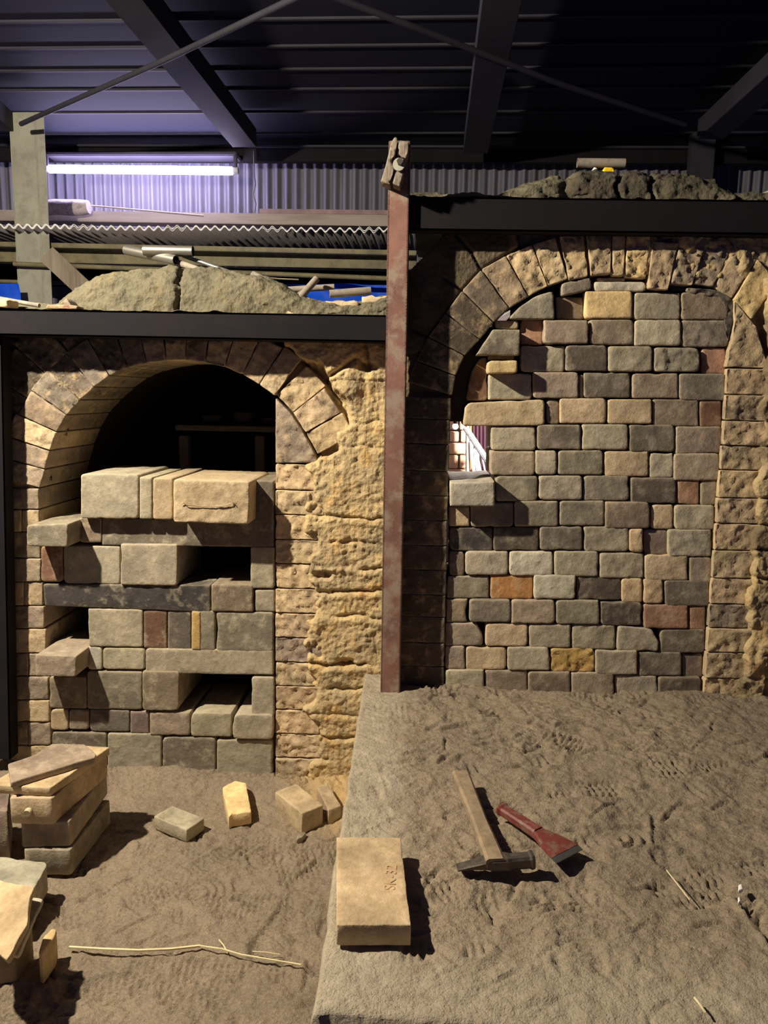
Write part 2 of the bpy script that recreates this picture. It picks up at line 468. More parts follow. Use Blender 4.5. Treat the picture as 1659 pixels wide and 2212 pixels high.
# ------------------------------------------------------------------ SETTING: the earth floors
def stamp(H, X, Y, cx, cy, ang, L, Wd, kind, depth=.006):
    m = (np.abs(X-cx) < L) & (np.abs(Y-cy) < L)
    if not m.any(): return
    x = X[m]-cx; y = Y[m]-cy; ca, sa = math.cos(ang), math.sin(ang)
    u = (x*ca+y*sa)/(L/2); v = (-x*sa+y*ca)/(Wd/2)
    wv = v*(1+.22*np.sin(u*2.4+.4))
    rr = (np.abs(u)**3+np.abs(wv)**3)**(1/3)
    ins = 1-sst(.88, 1.0, rr); rim = np.exp(-((rr-1.06)/.09)**2)
    U = u*L/2; V = v*Wd/2
    if kind == 0: t = np.sin(U*2*math.pi/.013)                       # bars
    elif kind == 1: t = np.maximum(np.sin(U*2*math.pi/.014), np.sin(V*2*math.pi/.014))
    elif kind == 2: t = np.sin((U+.006*np.abs((V/.012) % 2-1))*2*math.pi/.014)
    else: t = np.sin(np.hypot(U*.8, V)*2*math.pi/.016)
    n = sst(.35, .6, vn(x*22+cx*9, y*22+cy, 3)); depth *= .8
    H[m] += ins*n*(-depth+depth*.6*np.clip(t*1.6, -1, 1)) + rim*depth*.45*n

def earth(X, Y, seed, prints, base=1.0):
    H = fbm(X, Y, 2.2, 3, seed)*.012*base + fbm(X, Y, 9, 4, seed+5)*.010 + fbm(X, Y, 38, 4, seed+9)*.0062 + fbm(X, Y, 85, 2, seed+2)*.0026
    rs = random.Random(seed)
    x0, x1, y0, y1 = X.min(), X.max(), Y.min(), Y.max()
    for i in range(prints):
        stamp(H, X, Y, rs.uniform(x0, x1), rs.uniform(y0, y1), rs.uniform(0, 3.2), rs.uniform(.20, .27), rs.uniform(.08, .1), rs.choice([0, 1, 2, 3, 2]), rs.uniform(.004, .009))
    # short scrape marks and pits
    for i in range(int(prints*8)):
        cx, cy = rs.uniform(x0, x1), rs.uniform(y0, y1); a = rs.gauss(0.1, .6); L = rs.uniform(.01, .05); wd = rs.uniform(.002, .005)
        m = (np.abs(X-cx) < L*1.4) & (np.abs(Y-cy) < L*1.4)
        if not m.any(): continue
        x = X[m]-cx; y = Y[m]-cy; u = x*math.cos(a)+y*math.sin(a); v = -x*math.sin(a)+y*math.cos(a)+3*u*u
        H[m] -= np.exp(-(v/wd)**2)*np.exp(-(u/L)**4)*rs.uniform(.004, .010)
        H[m] += np.exp(-((v-wd*2)/wd)**2)*np.exp(-(u/L)**4)*.002
    return H
EDGE0 = PZ(776, 1520, PLAT); EDGE1 = PZ(668, 2212, PLAT)
def edge_x(Y): return EDGE0.x+(EDGE1.x-EDGE0.x)*(Y-EDGE0.y)/(EDGE1.y-EDGE0.y)
us = np.arange(-2.1, 0.02, .0044); vs_ = np.arange(.35, 2.42, .0046)
X, Y = np.meshgrid(us, vs_)
H = earth(X, Y, 3, 75)
# named prints of the photograph: tread bars in front of the pillar, waffle marks lower left
for (px, py, a, k, s) in ((585, 1850, .1, 3, .30), (575, 1830, .2, 1, .24), (400, 1930, .3, 3, .27), (250, 1950, .5, 2, .27), (300, 2110, .15, 1, .30), (480, 2120, .1, 1, .30),
                          (160, 2150, .3, 1, .28), (270, 1690, .2, 0, .2), (690, 1880, 1.2, 0, .22), (620, 2000, 1.4, 2, .27), (520, 1960, .1, 2, .27), (440, 1870, 1.0, 0, .2)):
    p = PZ(px, py, 0); stamp(H, X, Y, p.x, p.y, a, s, s*.36, k, .007)
H += sst(2.0, 2.14, Y)*.012*(1+vn(X*8, Y*8, 2))
clayf = sst(-.45, -.25, X+.05*fbm(X, Y, 9, 3, 4))*sst(1.78, 2.05, Y+.10*fbm(X, Y, 8, 4, 8))
H += clayf*(.006+.008*vn(X*60, Y*60, 6)*(vn(X*17, Y*17, 3) > .4))
V = np.stack([X.ravel(), Y.ravel(), H.ravel()-.004+G0], 1)
ground = np_mesh('floor', V, grid_faces(len(us), len(vs_)), M_GROUND, None, {'stone': np.zeros(X.size), 'clay': clayf*.8})
tag(ground, 'sandy trodden earth floor in front of the left kiln', None, None, 'structure')

YF = PZ(900, 2199, PLAT).y      # near end of the raised floor
us = np.concatenate([[0, 0, .0035], np.arange(.007, 1.85, .0042)]); vs_ = np.concatenate([[YF, YF, YF+.003], np.arange(YF+.006, 2.42, .0042)])
S, T = np.meshgrid(us, vs_)
X = edge_x(T)+S + fbm(T, T*0, 20, 3, 5)*.004*(S < .06); Y = T + fbm(X, X*0, 26, 4, 9)*.006*(T < YF+.03)
H = earth(X, Y, 21, 60)
for (px, py, a, k, s) in ((900, 1540, .1, 1, .3), (1100, 1640, .2, 3, .24), (1330, 1800, .2, 3, .25), (1240, 2010, 1.5, 0, .2), (1500, 1660, .1, 2, .26), (1250, 1700, .1, 2, .25), (1450, 1800, 1.4, 0, .22), (1560, 1900, .3, 2, .26), (1150, 1930, .2, 3, .2), (1000, 1900, .5, 2, .22)):
    p = PZ(px, py, PLAT); stamp(H, X, Y, p.x, p.y, a, s, s*.36, k, .007)
H += sst(1.85, 2.02, Y)*(-.008+.013*vn(X*14, Y*14, 2))
stn = np.maximum((1-sst(.05, .16, S+.05*fbm(X, Y, 8, 4, 3))), (1-sst(YF+.05, YF+.24, Y+.10*fbm(X, Y, 6, 4, 5)))*.75)
H = H*(1-.72*stn)
H[S <= 0] = -.01
first = np.zeros_like(S, bool); first[:, 0] = True; first[0, :] = True
Z = PLAT-.002+H; Z[first] = -.12
rnd = (1-sst(0, .006, S))*.004 + (1-sst(YF, YF+.006, T))*.004
Z = np.where(first, Z, Z-rnd)
V = np.stack([X.ravel(), Y.ravel(), Z.ravel()], 1)
plat = np_mesh('floor', V, grid_faces(len(us), len(vs_)), M_GROUND, None, {'stone': stn, 'clay': np.zeros(X.size)})
tag(plat, 'raised earth-covered stone platform in front of the right kiln', None, None, 'structure')
sl = bar('trim', Vector((-.05, YF-.05, PLAT-.06)), Vector((1.9, YF-.05, PLAT-.075)), .09, .09, M_WOOD, None, .006)
tag(sl, 'dark timber sleeper along the near end of the raised floor', None, None, 'structure')

# ------------------------------------------------------------------ LEFT KILN
kiln_l = empty('climbing_kiln', (-.55, YL, 0), 'lower left climbing kiln chamber, open above its half-bricked doorway', 'kiln')
ARCH_L = [(111, 1700), (110, 1611), (107, 1560), (104, 1461), (101, 1380), (98, 1309), (92, 1256), (86, 1180), (83, 1106), (84, 1055), (95, 1016), (105, 978), (120, 939), (138, 901), (169, 866), (197, 840), (228, 816), (266, 797), (307, 786), (350, 779), (389, 777), (435, 781), (481, 791), (522, 808), (561, 831), (594, 855)]
open_l = ARCH_L[:-1] + [(590, 851), (592, 1000), (593, 1700)]
def grow(poly, c, d):
    r = []
    for x, y in poly:
        v = Vector((x-c[0], y-c[1])); L = v.length; r.append((x+v.x/L*d, y+v.y/L*d))
    return r
p0 = wl(-60, 1690); p1 = wl(842, 712)
us = np.arange(p0[0], p1[0], .0040); vs_ = np.arange(-.14, p1[1], .0040)
U, Vg = np.meshgrid(us, vs_)
px, py = proj(U, np.full_like(U, YL), Vg)
mask = ~in_poly(px, py, [(x-6 if x < 500 and y > 1050 else x, y) for x, y in grow(open_l, (340, 1200), 17)]) 
mask &= ~((px < 614) & (px > 560) & (py > 835) & (py < 1010))
n1 = fbm(U, Vg, 14, 4, 2); n2 = fbm(U, Vg, 45, 4, 7); n3 = fbm(U, Vg, 120, 3, 12)
wob = fbm(U, Vg, 22, 3, 31)*14
fx = np.interp(py, [700, 740, 788, 824, 870, 940, 985, 1002], [560, 600, 664, 700, 735, 730, 695, 668])
pil = sst(0, 26, px-fx+wob*2.4+10*(py > 1000))*(px > 560)
flak = sst(.0, .35, n1)*.005 + np.clip(n2, -1, 1)*.0040 + n3*.0034 + fbm(U*3.4, Vg*.45, 36, 3, 15)*.0020
Hh = -.030 + n2*.003 + n3*.001
Hh = np.where(px > 560, Hh*(1-pil) + pil*(.012+flak), Hh)
# joints between the clay-daubed courses of the pillar
for k, (jy, dep) in enumerate(((1058, .25), (1111, .7), (1165, .45), (1217, 1.3), (1271, 1.1), (1324, .9), (1377, .25), (1430, 1.25), (1482, .7), (1533, .4), (1585, .9), (1636, .6), (905, .4), (955, .25))):
    yj = jy + (px-600)*.035 + fbm(U, Vg*0+k, 26, 3, k)*9
    dd = np.abs(py-yj); wdt = 1.6+3.0*vn(U*18, Vg*0+k*3, 4)
    Hh -= pil*np.exp(-(dd/wdt)**2)*.016*dep*sst(.18, .55, vn(U*11+k*5, Vg*0, 8))
    # eroded lip over a joint
    Hh += pil*np.exp(-((py-yj-10)/8)**2)*.004*dep
for (hx_, hy_, a_, b_) in ((650, 1372, 26, 9), (628, 1220, 34, 8), (700, 1240, 18, 8), (748, 1430, 16, 9), (640, 1320, 26, 7), (795, 792, 20, 9)):
    Hh -= np.exp(-((px-hx_+wob*.4)/a_)**4-((py-hy_)/b_)**4)*.022
# rounded stones at top right, split by cracks
for cr in ([(661, 788), (699, 824), (733, 870)], [(700, 822), (735, 800), (770, 775), (795, 800)], [(790, 745), (800, 800)], [(594, 855), (630, 891), (656, 932), (684, 983)],
           [(597, 740), (661, 788)], [(600, 745), (560, 830)]):
    dd = seg_dist(px+wob*.3, py, cr); Hh -= np.exp(-(dd/4)**2)*.022
bul = np.exp(-((px-745)/34)**2-((py-842)/34)**2); Hh += bul*.018
Hh += (px > 560)*(py < 820)*pil*.006
# dark second ring area, top left
tl = (px < 330) & (py < 1100); Hh = np.where(tl, -.012+flak*1.1, Hh)
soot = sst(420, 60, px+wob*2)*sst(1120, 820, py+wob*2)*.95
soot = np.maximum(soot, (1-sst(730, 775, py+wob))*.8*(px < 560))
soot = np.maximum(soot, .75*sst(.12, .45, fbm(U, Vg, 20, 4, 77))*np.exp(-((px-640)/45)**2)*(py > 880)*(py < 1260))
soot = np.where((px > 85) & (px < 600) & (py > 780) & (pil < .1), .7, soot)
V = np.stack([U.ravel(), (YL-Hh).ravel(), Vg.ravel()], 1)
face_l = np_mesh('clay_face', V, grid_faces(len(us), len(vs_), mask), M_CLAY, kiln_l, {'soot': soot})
face_l['label'] = 'rough yellow clay daub with vertical trowel marks and eroded joints'
md = face_l.modifiers.new('thick', 'SOLIDIFY'); md.thickness = .06; md.offset = -1

def resample(pts, n):
    L = [0]
    for a, b in zip(pts[:-1], pts[1:]): L.append(L[-1]+math.hypot(b[0]-a[0], b[1]-a[1]))
    q = np.linspace(0, L[-1], n+1)
    return list(zip(np.interp(q, L, [p[0] for p in pts]), np.interp(q, L, [p[1] for p in pts])))
def voussoirs(pts, n, th0, th1, conv, Y, code, kiln, inv=0, rough=.004, depth=.24, name='arch_brick', gap=1.2, dark=1.0, dep0=0):
    q = resample(pts, n); nrm = []
    for i in range(n+1):
        a = q[max(0, i-1)]; b = q[min(n, i+1)]; dx, dy = b[0]-a[0], b[1]-a[1]; L = math.hypot(dx, dy); nrm.append((dy/L, -dx/L))
    for i in range(n):
        a, b = q[i], q[i+1]; na, nb = nrm[i], nrm[i+1]
        tx, ty = (b[0]-a[0]), (b[1]-a[1]); L = math.hypot(tx, ty); tx /= L; ty /= L
        jt = RND.uniform(-4, 4)
        P = [(a[0]+na[0]*th0+tx*gap, a[1]+na[1]*th0+ty*gap), (b[0]+nb[0]*th0-tx*gap, b[1]+nb[1]*th0-ty*gap),
             (b[0]+nb[0]*(th1+jt)-tx*gap, b[1]+nb[1]*(th1+jt)-ty*gap), (a[0]+na[0]*(th1+jt)+tx*gap, a[1]+na[1]*(th1+jt)+ty*gap)]
        c = code[i % len(code)]
        stone(name, [conv(*p) for p in P], Vector((0, Y+RND.uniform(-.004, .004)+dep0, 0)), FACADE, depth, M_CLAYBRICK, cc(c, dark), kiln, r=.003, rough=rough*RND.uniform(.5, 1.3), edge=.0009, bev=.003)
voussoirs([(84, 1055), (95, 1016), (105, 978), (120, 939), (138, 901), (169, 866), (197, 840), (228, 816), (266, 797), (307, 786), (350, 779), (389, 777), (435, 781), (481, 791), (522, 808), (561, 831), (594, 855)],
          16, 0, 96, wl, YL, 'mmtbdkdkdmtbtctt', kiln_l, rough=.0055, depth=.30)
voussoirs([(594, 855), (630, 891), (656, 932), (684, 983)], 3, 3, 92, wl, YL, 'ctc', kiln_l, rough=.007)
voussoirs([(84-99, 1055-5), (10, 950), (60, 855), (105, 800), (165, 742), (200, 720)], 6, 2, 95, wl, YL, 'dkdkdd', kiln_l, rough=.006, dark=.7, depth=.2, dep0=.004)
# left jamb courses
jl = [1055, 1101, 1150, 1206, 1257, 1309, 1358, 1411, 1461, 1512, 1560, 1611, 1668]
for i in range(len(jl)-1):
    y0, y1 = jl[i]+1.0, jl[i+1]-1.0; xr = np.interp((y0+y1)/2, [1055, 1106, 1256, 1461, 1611], [83, 83, 90, 104, 110])
    xl = np.interp((y0+y1)/2, [1050, 1250, 1450, 1600], [2, 9, 18, 22])
    cuts = [xl-2, xr] if i % 3 != 1 else [xl-2, (xl+xr)/2+RND.uniform(-6, 6), xr]
    for a, b in zip(cuts[:-1], cuts[1:]):
        stone('brick', [wl(a, y1), wl(b-1, y1), wl(b-1, y0), wl(a, y0)], Vector((0, YL+RND.uniform(-.003, .003), 0)), FACADE, .28, M_CLAYBRICK, cc('mtmmt'[i % 5], .9), kiln_l, r=.003, rough=.003, edge=.0009, bev=.003)
# pillar courses beside the door
jp = [1001, 1058, 1111, 1165, 1217, 1271, 1324, 1377, 1430, 1482, 1533, 1585, 1637, 1690]
stone('brick', [wl(595, 1000), wl(686, 1000), wl(683, 986), wl(655, 934), wl(628, 893), wl(595, 860)], Vector((0, YL, 0)), FACADE, .26, M_CLAYBRICK, cc('m'), kiln_l, r=.003, rough=.005)
for i in range(len(jp)-1):
    xe = [720, 700, 715, 705, 700, 715, 705, 700, 690, 705, 690, 748, 684][i]
    y0, y1 = jp[i]+1.2, jp[i+1]-1.2
    stone('brick', [wl(595, y1), wl(xe, y1+3), wl(xe, y0+3), wl(595, y0)], Vector((0, YL+RND.uniform(-.003, .002), 0)), FACADE, .26, M_CLAYBRICK, cc('ctctcctmtccttc'[i], 1.08), kiln_l, r=.003, rough=.0075, edge=.0012, bev=.003)
stone('brick', [wl(690, 1690), wl(760, 1692), wl(760, 1640), wl(690, 1638)], Vector((0, YL, 0)), FACADE, .26, M_CLAYBRICK, cc('t'), kiln_l, r=.008, rough=.005)

# firing chamber behind the doorway (vault of brick rings, floor and end wall)
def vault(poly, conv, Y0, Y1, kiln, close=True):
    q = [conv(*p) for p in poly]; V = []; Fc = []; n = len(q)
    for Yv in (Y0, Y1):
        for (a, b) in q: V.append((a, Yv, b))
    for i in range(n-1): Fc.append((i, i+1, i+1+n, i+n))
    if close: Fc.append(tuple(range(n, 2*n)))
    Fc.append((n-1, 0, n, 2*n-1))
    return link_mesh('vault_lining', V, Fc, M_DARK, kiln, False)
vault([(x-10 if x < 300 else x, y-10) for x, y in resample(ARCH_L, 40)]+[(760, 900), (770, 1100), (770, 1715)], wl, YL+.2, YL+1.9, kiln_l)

# dome, ledge and beam of the left kiln
def dome(name, prof, base, x0, x1, Yb, Yd, kiln, mat, cracks=(), soot_x=None, seed=1):
    """prof: skyline px; base: ledge px line; Yb beam front, Yd dome front"""
    nx = int((x1-x0)/3.6); xs = np.linspace(x0, x1, nx)
    top = np.interp(xs, [p[0] for p in prof], [p[1] for p in prof])
    bas = np.interp(xs, [p[0] for p in base], [p[1] for p in base])
    Xw = np.array([PY(x, b, Yd).x for x, b in zip(xs, bas)]); Zb = np.array([PY(x, b, Yb).z for x, b in zip(xs, bas)])
    Zt = np.array([PY(x, t, Yd+.08).z for x, t in zip(xs, top)]); Zt = np.maximum(Zt, Zb+.003)
    ts = np.concatenate([np.linspace(-1, 0, 26), np.linspace(0.03, 1, 34), np.linspace(1.03, 2.2, 60)])
    Tm, Xm = np.meshgrid(ts, Xw, indexing='ij'); ZB = np.broadcast_to(Zb, Tm.shape); ZT = np.broadcast_to(Zt, Tm.shape); XP = np.broadcast_to(xs, Tm.shape)
    h = ZT-ZB
    tf = np.clip(Tm, 0, 1); tb = np.clip(Tm-1, 0, 2)
    ang = tf*math.pi/2
    Yg = np.where(Tm < 0, Yd+(Yb-Yd)*(-Tm), Yd + .09*(1-np.cos(ang))**1.3 + tb*.9)
    Zg = ZB + h*np.sin(ang)**.85 + tb*.02
    nn = fbm(Xm, Zg+Yg, 30, 4, seed)*.006 + fbm(Xm, Zg+Yg, 90, 3, seed+4)*.0030 + fbm(Xm, Yg+Zg, 9, 3, seed+8)*.008
    lump = np.clip(fbm(Xm*1.3, Yg, 16, 3, seed+13), 0, 1)*.012*(Tm < .15)
    Zg = Zg + nn*np.where(Tm > .5, 1, .35) + lump
    Yg = Yg - nn*np.where((Tm > 0) & (Tm < 1.1), 1.4, .2)
    for (cx, wd, dep) in cracks:
        cw = np.exp(-((XP-cx-fbm(Zg+Yg*.5, Zg, 30, 3, 5)*9)/wd)**2)*(Tm > .05)*dep
        Yg = Yg + cw*(Tm < 1.2); Zg = Zg-cw*.8*(Tm > .6)
    V = np.stack([Xm.ravel(), Yg.ravel(), Zg.ravel()], 1)
    sx = np.zeros(Xm.size) if soot_x is None else (soot_x*sst(.0, .5, fbm(Xm, Zg+Yg, 7, 3, 3)+.25)*(Tm > 0)).ravel()
    return np_mesh(name, V, grid_faces(nx, len(ts)), mat, kiln, {'soot': sx})
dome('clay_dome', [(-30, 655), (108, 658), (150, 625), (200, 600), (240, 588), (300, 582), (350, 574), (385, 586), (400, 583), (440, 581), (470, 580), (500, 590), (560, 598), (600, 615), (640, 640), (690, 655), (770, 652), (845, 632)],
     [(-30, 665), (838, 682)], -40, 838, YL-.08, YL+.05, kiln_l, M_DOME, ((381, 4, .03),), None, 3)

def flatbeam(label, xa, xb, ya0, ya1, yb0, yb1, Y, depth):
    a0, a1 = PY(xa, ya0, Y), PY(xa, yb0, Y); b0, b1 = PY(xb, ya1, Y), PY(xb, yb1, Y)
    h = (a0.z-a1.z+b0.z-b1.z)/2; t = .006
    p0 = Vector((a0.x, Y, (a0.z+a1.z)/2)); p1 = Vector((b0.x, Y, (b0.z+b1.z)/2))
    root = empty('steel_beam', (p0+p1)/2, label, 'beam', 'steel beams across the kiln fronts')
    q = [Vector((0, 1, 0)), Vector((0, 0, 1))]
    dz = Vector((0, 0, h/2)); dy = Vector((0, depth, 0))
    def pl(name, c0, c1, sy, sz):
        return bar(name, c0, c1, sz, sy, M_BEAM, root, .0012, up=Vector((0, 1, 0)))
    pl('web', p0+Vector((0, t/2, 0)), p1+Vector((0, t/2, 0)), t, h)
    pl('flange', p0+dz+dy/2-Vector((0, 0, t/2)), p1+dz+dy/2-Vector((0, 0, t/2)), depth, t)
    pl('flange', p0-dz+dy/2+Vector((0, 0, t/2)), p1-dz+dy/2+Vector((0, 0, t/2)), depth, t)
    return root
flatbeam('long sooty black steel channel across the top of the left kiln arch', -60, 834, 665, 682, 724, 738, YL-.085, .08)
flatbeam('black and rust-brown steel channel across the top of the right kiln arch', 884, 1720, 424, 433, 497, 508, YR-.045, .045)

# kiln furniture deep inside the open left kiln
sh = empty('kiln_shelf', PY(490, 925, YL+.75), 'dark kiln shelf board on posts deep inside the open left kiln', 'shelf')
a = PY(378, 918, YL+.7); b_ = PY(640, 926, YL+.7)
box('shelf_board', ((a.x+b_.x)/2, YL+.85, a.z-.01), (b_.x-a.x, .3, .02), M_BRICK, sh, .003, None, cc('b'))
for px_ in (395, 560):
    p = PY(px_, 930, YL+.74); g0 = PY(px_, 1060, YL+.74)
    box('shelf_post', (p.x, YL+.76, (p.z-.02+g0.z)/2-.1), (.035, .04, p.z-g0.z+.18), M_BRICK, sh, .003, None, cc('b'))
for px_, r_, h_, lb in ((450, .045, .035, 'dim wide bowl at the left on the shelf inside the left kiln'), (520, .05, .05, 'dim round pot in the middle of the shelf inside the left kiln'), (578, .04, .03, 'dim bowl at the right on the shelf inside the left kiln')):
    p = PY(px_, 917, YL+.8)
    prof = [(.3, 0), (.55, 0), (.8, .35), (1, .95), (.93, 1), (.72, .4), (.3, .12), (0.01, .1)]
    V = []; n = 20
    for (rr, zz) in prof:
        for k in range(n): V.append((p.x+r_*rr*math.cos(k*2*math.pi/n), YL+.85+r_*rr*math.sin(k*2*math.pi/n), a.z+zz*h_))
    Fc = [(j*n+k, j*n+(k+1) % n, (j+1)*n+(k+1) % n, (j+1)*n+k) for j in range(len(prof)-1) for k in range(n)]
    Fc.append(tuple(range(n))[::-1])
    tag(link_mesh('bowl', V, Fc, M_BOWL), lb, 'bowl', 'pots on the shelf inside the left kiln')

# ------------------------------------------------------------------ LEFT DOOR INFILL
inf_l = empty('doorway_infill', (-.62, YL, 0), 'half-built wall of loose firebricks and slabs in the left kiln doorway', 'brick wall')
def quad_l(x0, y0, x1, y1, tilt=0): return [(x0, y1), (x1, y1+tilt), (x1, y0+tilt), (x0, y0)]
def lbrick(q, code, proj_=0., rough=.0014, r=.007, depth=.23, mat=M_BLOCK, parent=inf_l, label=None, name='brick', k=1.0, edge=.0010, bev=.004, step=.009):
    # px outlines given on the face that sits proj_ in front of the kiln front
    Yf = YL - proj_
    return stone(name, [wl(x, y, Yf) for x, y in q], Vector((0, Yf, 0)), FACADE, depth, mat, cc(code, k), parent, r=r, rough=rough, edge=edge, bev=bev, label=label, step=step)
L = [  # x0,y0,x1,y1,code,proj,rough,radius,depth
 (174, 1023, 299, 1120, 'g', .035, .001, .008, .26), (301, 1031, 328, 1121, 'g', .035, .0006, .002, .26), (330, 1032, 373, 1122, 't', .035, .001, .008, .30),
 (540, 1038, 591, 1131, 'd', .0, .0006, .002, .25), (220, 1120, 591, 1178, 'd', .0, .0008, .003, .20), (172, 1119, 218, 1172, 'b', .004, .004, .005, .2),
 (88, 1180, 135, 1257, 'R', .0, .0012, .008, .23), (137, 1179, 259, 1261, 'g', .0, .0012, .010, .23), (260, 1175, 383, 1264, 'g', .012, .0012, .007, .24),
 (541, 1182, 592, 1271, 'g', .004, .002, .008, .2), (456, 1262, 546, 1321, 'b', .008, .0014, .008, .23), (550, 1273, 593, 1321, 'g', .0, .0008, .004, .23),
 (190, 1315, 308, 1397, 'g', .004, .0014, .006, .23), (310, 1318, 360, 1400, 'R', .0, .0008, .003, .23), (362, 1319, 412, 1402, 'd', .0, .0008, .003, .23), (413, 1319, 464, 1405, 'G', .004, .001, .004, .23),
 (467, 1322, 590, 1407, 'G', .004, .0012, .006, .23), (189, 1396, 220, 1447, 'l', .002, .001, .008, .2), (222, 1399, 312, 1446, 'g', .002, .0012, .007, .23), (314, 1401, 590, 1455, 'g', .004, .0012, .008, .22),
 (106, 1462, 187, 1530, 'b', .0, .0014, .007, .23), (188, 1450, 306, 1532, 'G', .002, .0012, .007, .23), (307, 1450, 386, 1535, 'b', .01, .0012, .011, .24), (543, 1462, 592, 1547, 'g', .004, .0014, .007, .2),
 (109, 1532, 147, 1577, 't', .002, .001, .009, .2), (149, 1533, 191, 1576, 'm', .002, .001, .010, .2), (194, 1533, 279, 1580, 'd', .0, .0014, .007, .23), (281, 1536, 321, 1584, 'p', .0, .0008, .003, .2),
 (323, 1538, 410, 1588, 'm', .004, .0014, .007, .24), (412, 1539, 500, 1591, 'g', .004, .0012, .009, .24), (502, 1543, 590, 1597, 'g', .012, .002, .012, .24),
 (112, 1581, 229, 1662, 'd', .0, .0014, .008, .23), (232, 1584, 348, 1668, 'g', .002, .0014, .009, .23), (351, 1592, 465, 1673, 'd', .002, .0014, .012, .23), (468, 1598, 588, 1678, 'g', .002, .0014, .009, .23)]
for (x0, y0, x1, y1, c, pr, rg, rad, dp) in L:
    lbrick(quad_l(x0, y0, x1, y1, (x1-x0)*.012), c, pr, rg, rad, dp, k=.95, step=.012 if (x1-x0) > 200 else .009)
# dark slanted lintel over the lower hole, and the yellow stripe of the painted brick
lbrick([(96, 1309), (454, 1323), (454, 1264), (93, 1262)], 'n', .004, .0022, .004, .24, k=.9, step=.012, label='long charcoal-black slab laid as a lintel')
# yellow glaze stripe
lbrick([(414, 1404), (433, 1404), (433, 1321), (414, 1320)], 'q', .0065, .0008, .003, .02, k=1.25, name='glaze_stripe', label='yellow glazed stripe')
# loose ones standing proud: things of their own
lbrick([(374, 1128), (537, 1133), (539, 1040), (374, 1035)], 't', .085, .0030, .009, .27, parent=None, k=1.0)
wb = COL.objects[-1]
tag(wb, 'broad tan block with a bent wire, jutting from the top of the left infill', 'brick')
pw = [PY(x, y, YL-.090) for x, y in ((391, 1089), (397, 1086), (402, 1091), (430, 1093), (460, 1094), (485, 1092), (499, 1088), (503, 1085), (507, 1090))]
tube('bent_wire', pw, .0013, M_WIRE, wb, 6)
H_ = lbrick([(57, 1180), (145, 1182), (146, 1131), (57, 1134)], 'G', .085, .0016, .006, .23, parent=None, k=1.0)
tag(H_, 'grey firebrick jutting left of the stack, upper one of the two at the left jamb', 'brick')
U_ = lbrick([(76, 1461), (163, 1463), (165, 1417), (75, 1414)], 'm', .085, .0016, .006, .23, parent=None, k=1.05)
tag(U_, 'stained tan firebrick jutting low at the left jamb of the left kiln', 'brick')

# ------------------------------------------------------------------ RIGHT KILN
kiln_r = empty('climbing_kiln', (.45, YR, PLAT), 'upper right climbing kiln chamber with its arched doorway bricked up', 'kiln')
ARCH_R = [(958, 1520), (960, 1450), (965, 1200), (968, 1070), (972, 958), (976, 880), (984, 815), (1004, 768), (1036, 733), (1067, 697), (1100, 665), (1142, 640), (1184, 617), (1228, 602), (1274, 591), (1321, 594), (1350, 596), (1399, 608), (1447, 612), (1490, 617), (1542, 621), (1582, 644), (1588, 690), (1577, 745), (1568, 800), (1560, 925), (1553, 1000), (1543, 1130), (1534, 1250), (1524, 1400), (1517, 1520)]
p0 = wr(852, 1540); p1 = wr(1740, 490)
us = np.arange(p0[0], p1[0], .0040); vs_ = np.arange(PLAT-.06, p1[1], .0040)
U, Vg = np.meshgrid(us, vs_)
px, py = proj(U, np.full_like(U, YR), Vg)
mask = ~in_poly(px, py, grow(ARCH_R, (1270, 1100), 10))
mask &= ~(((py-503)-(960-px)*(77/73.)) < 0)
n1 = fbm(U, Vg, 14, 4, 42); n2 = fbm(U, Vg, 45, 4, 47); n3 = fbm(U, Vg, 120, 3, 52); wob = fbm(U, Vg, 20, 3, 61)*14
flak = sst(.0, .35, n1)*.009 + n2*.006 + n3*.0025
Hh = -.026+n2*.003
plm = sst(0, 22, px-np.interp(py, [500, 640, 700, 800, 1000, 1300, 1500], [1590, 1640, 1640, 1622, 1612, 1590, 1570])-12+wob*1.2)
Hh = Hh*(1-plm)+plm*(.016+flak)
for k, jy in enumerate((793, 850, 905, 960, 1015, 1075, 1130, 1185, 1240, 1300, 1352, 1405, 1460)):
    yj = jy+(px-1560)*.03+fbm(U, Vg*0+k, 26, 3, k+9)*7
    Hh -= plm*np.exp(-((py-yj)/3)**2)*.014*sst(.3, .6, vn(U*12+k*5, Vg*0, 8))
up = sst(545, 520, py)*(px < 1120)+sst(1480, 1500, px)*sst(600, 560, py)
Hh = np.where((px > 1390) & (py < 600), -.004+flak*1.2, Hh)
lf = (px < 1120) & (py < 760)
Hh = np.where(lf, -.006+n2*.002, Hh)
for cr in ([(1161, 512), (1100, 545), (1040, 583), (1000, 625), (960, 680), (925, 728), (905, 790)], [(1040, 583), (1020, 545), (985, 505)], [(998, 627), (960, 600)], [(925, 728), (890, 712)]):
    Hh -= np.exp(-(seg_dist(px, py, cr)/2.5)**2)*.012
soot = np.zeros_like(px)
soot = np.maximum(soot, sst(1200, 1060, px+wob)*sst(1500, 560, py)*.92)  # cast shade painted in together with soot, towards the upper left
soot = np.maximum(soot, (px < 1100)*sst(900, 700, py)*.95)  # painted shade left of the arch, over the sooty clay
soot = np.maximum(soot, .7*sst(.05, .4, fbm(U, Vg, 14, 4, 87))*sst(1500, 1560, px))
V = np.stack([U.ravel(), (YR-Hh).ravel(), Vg.ravel()], 1)
face_r = np_mesh('clay_face', V, grid_faces(len(us), len(vs_), mask), M_CLAY, kiln_r, {'soot': soot})  # soot attribute holds soot and painted cast shade together
md = face_r.modifiers.new('thick', 'SOLIDIFY'); md.thickness = .06; md.offset = -1
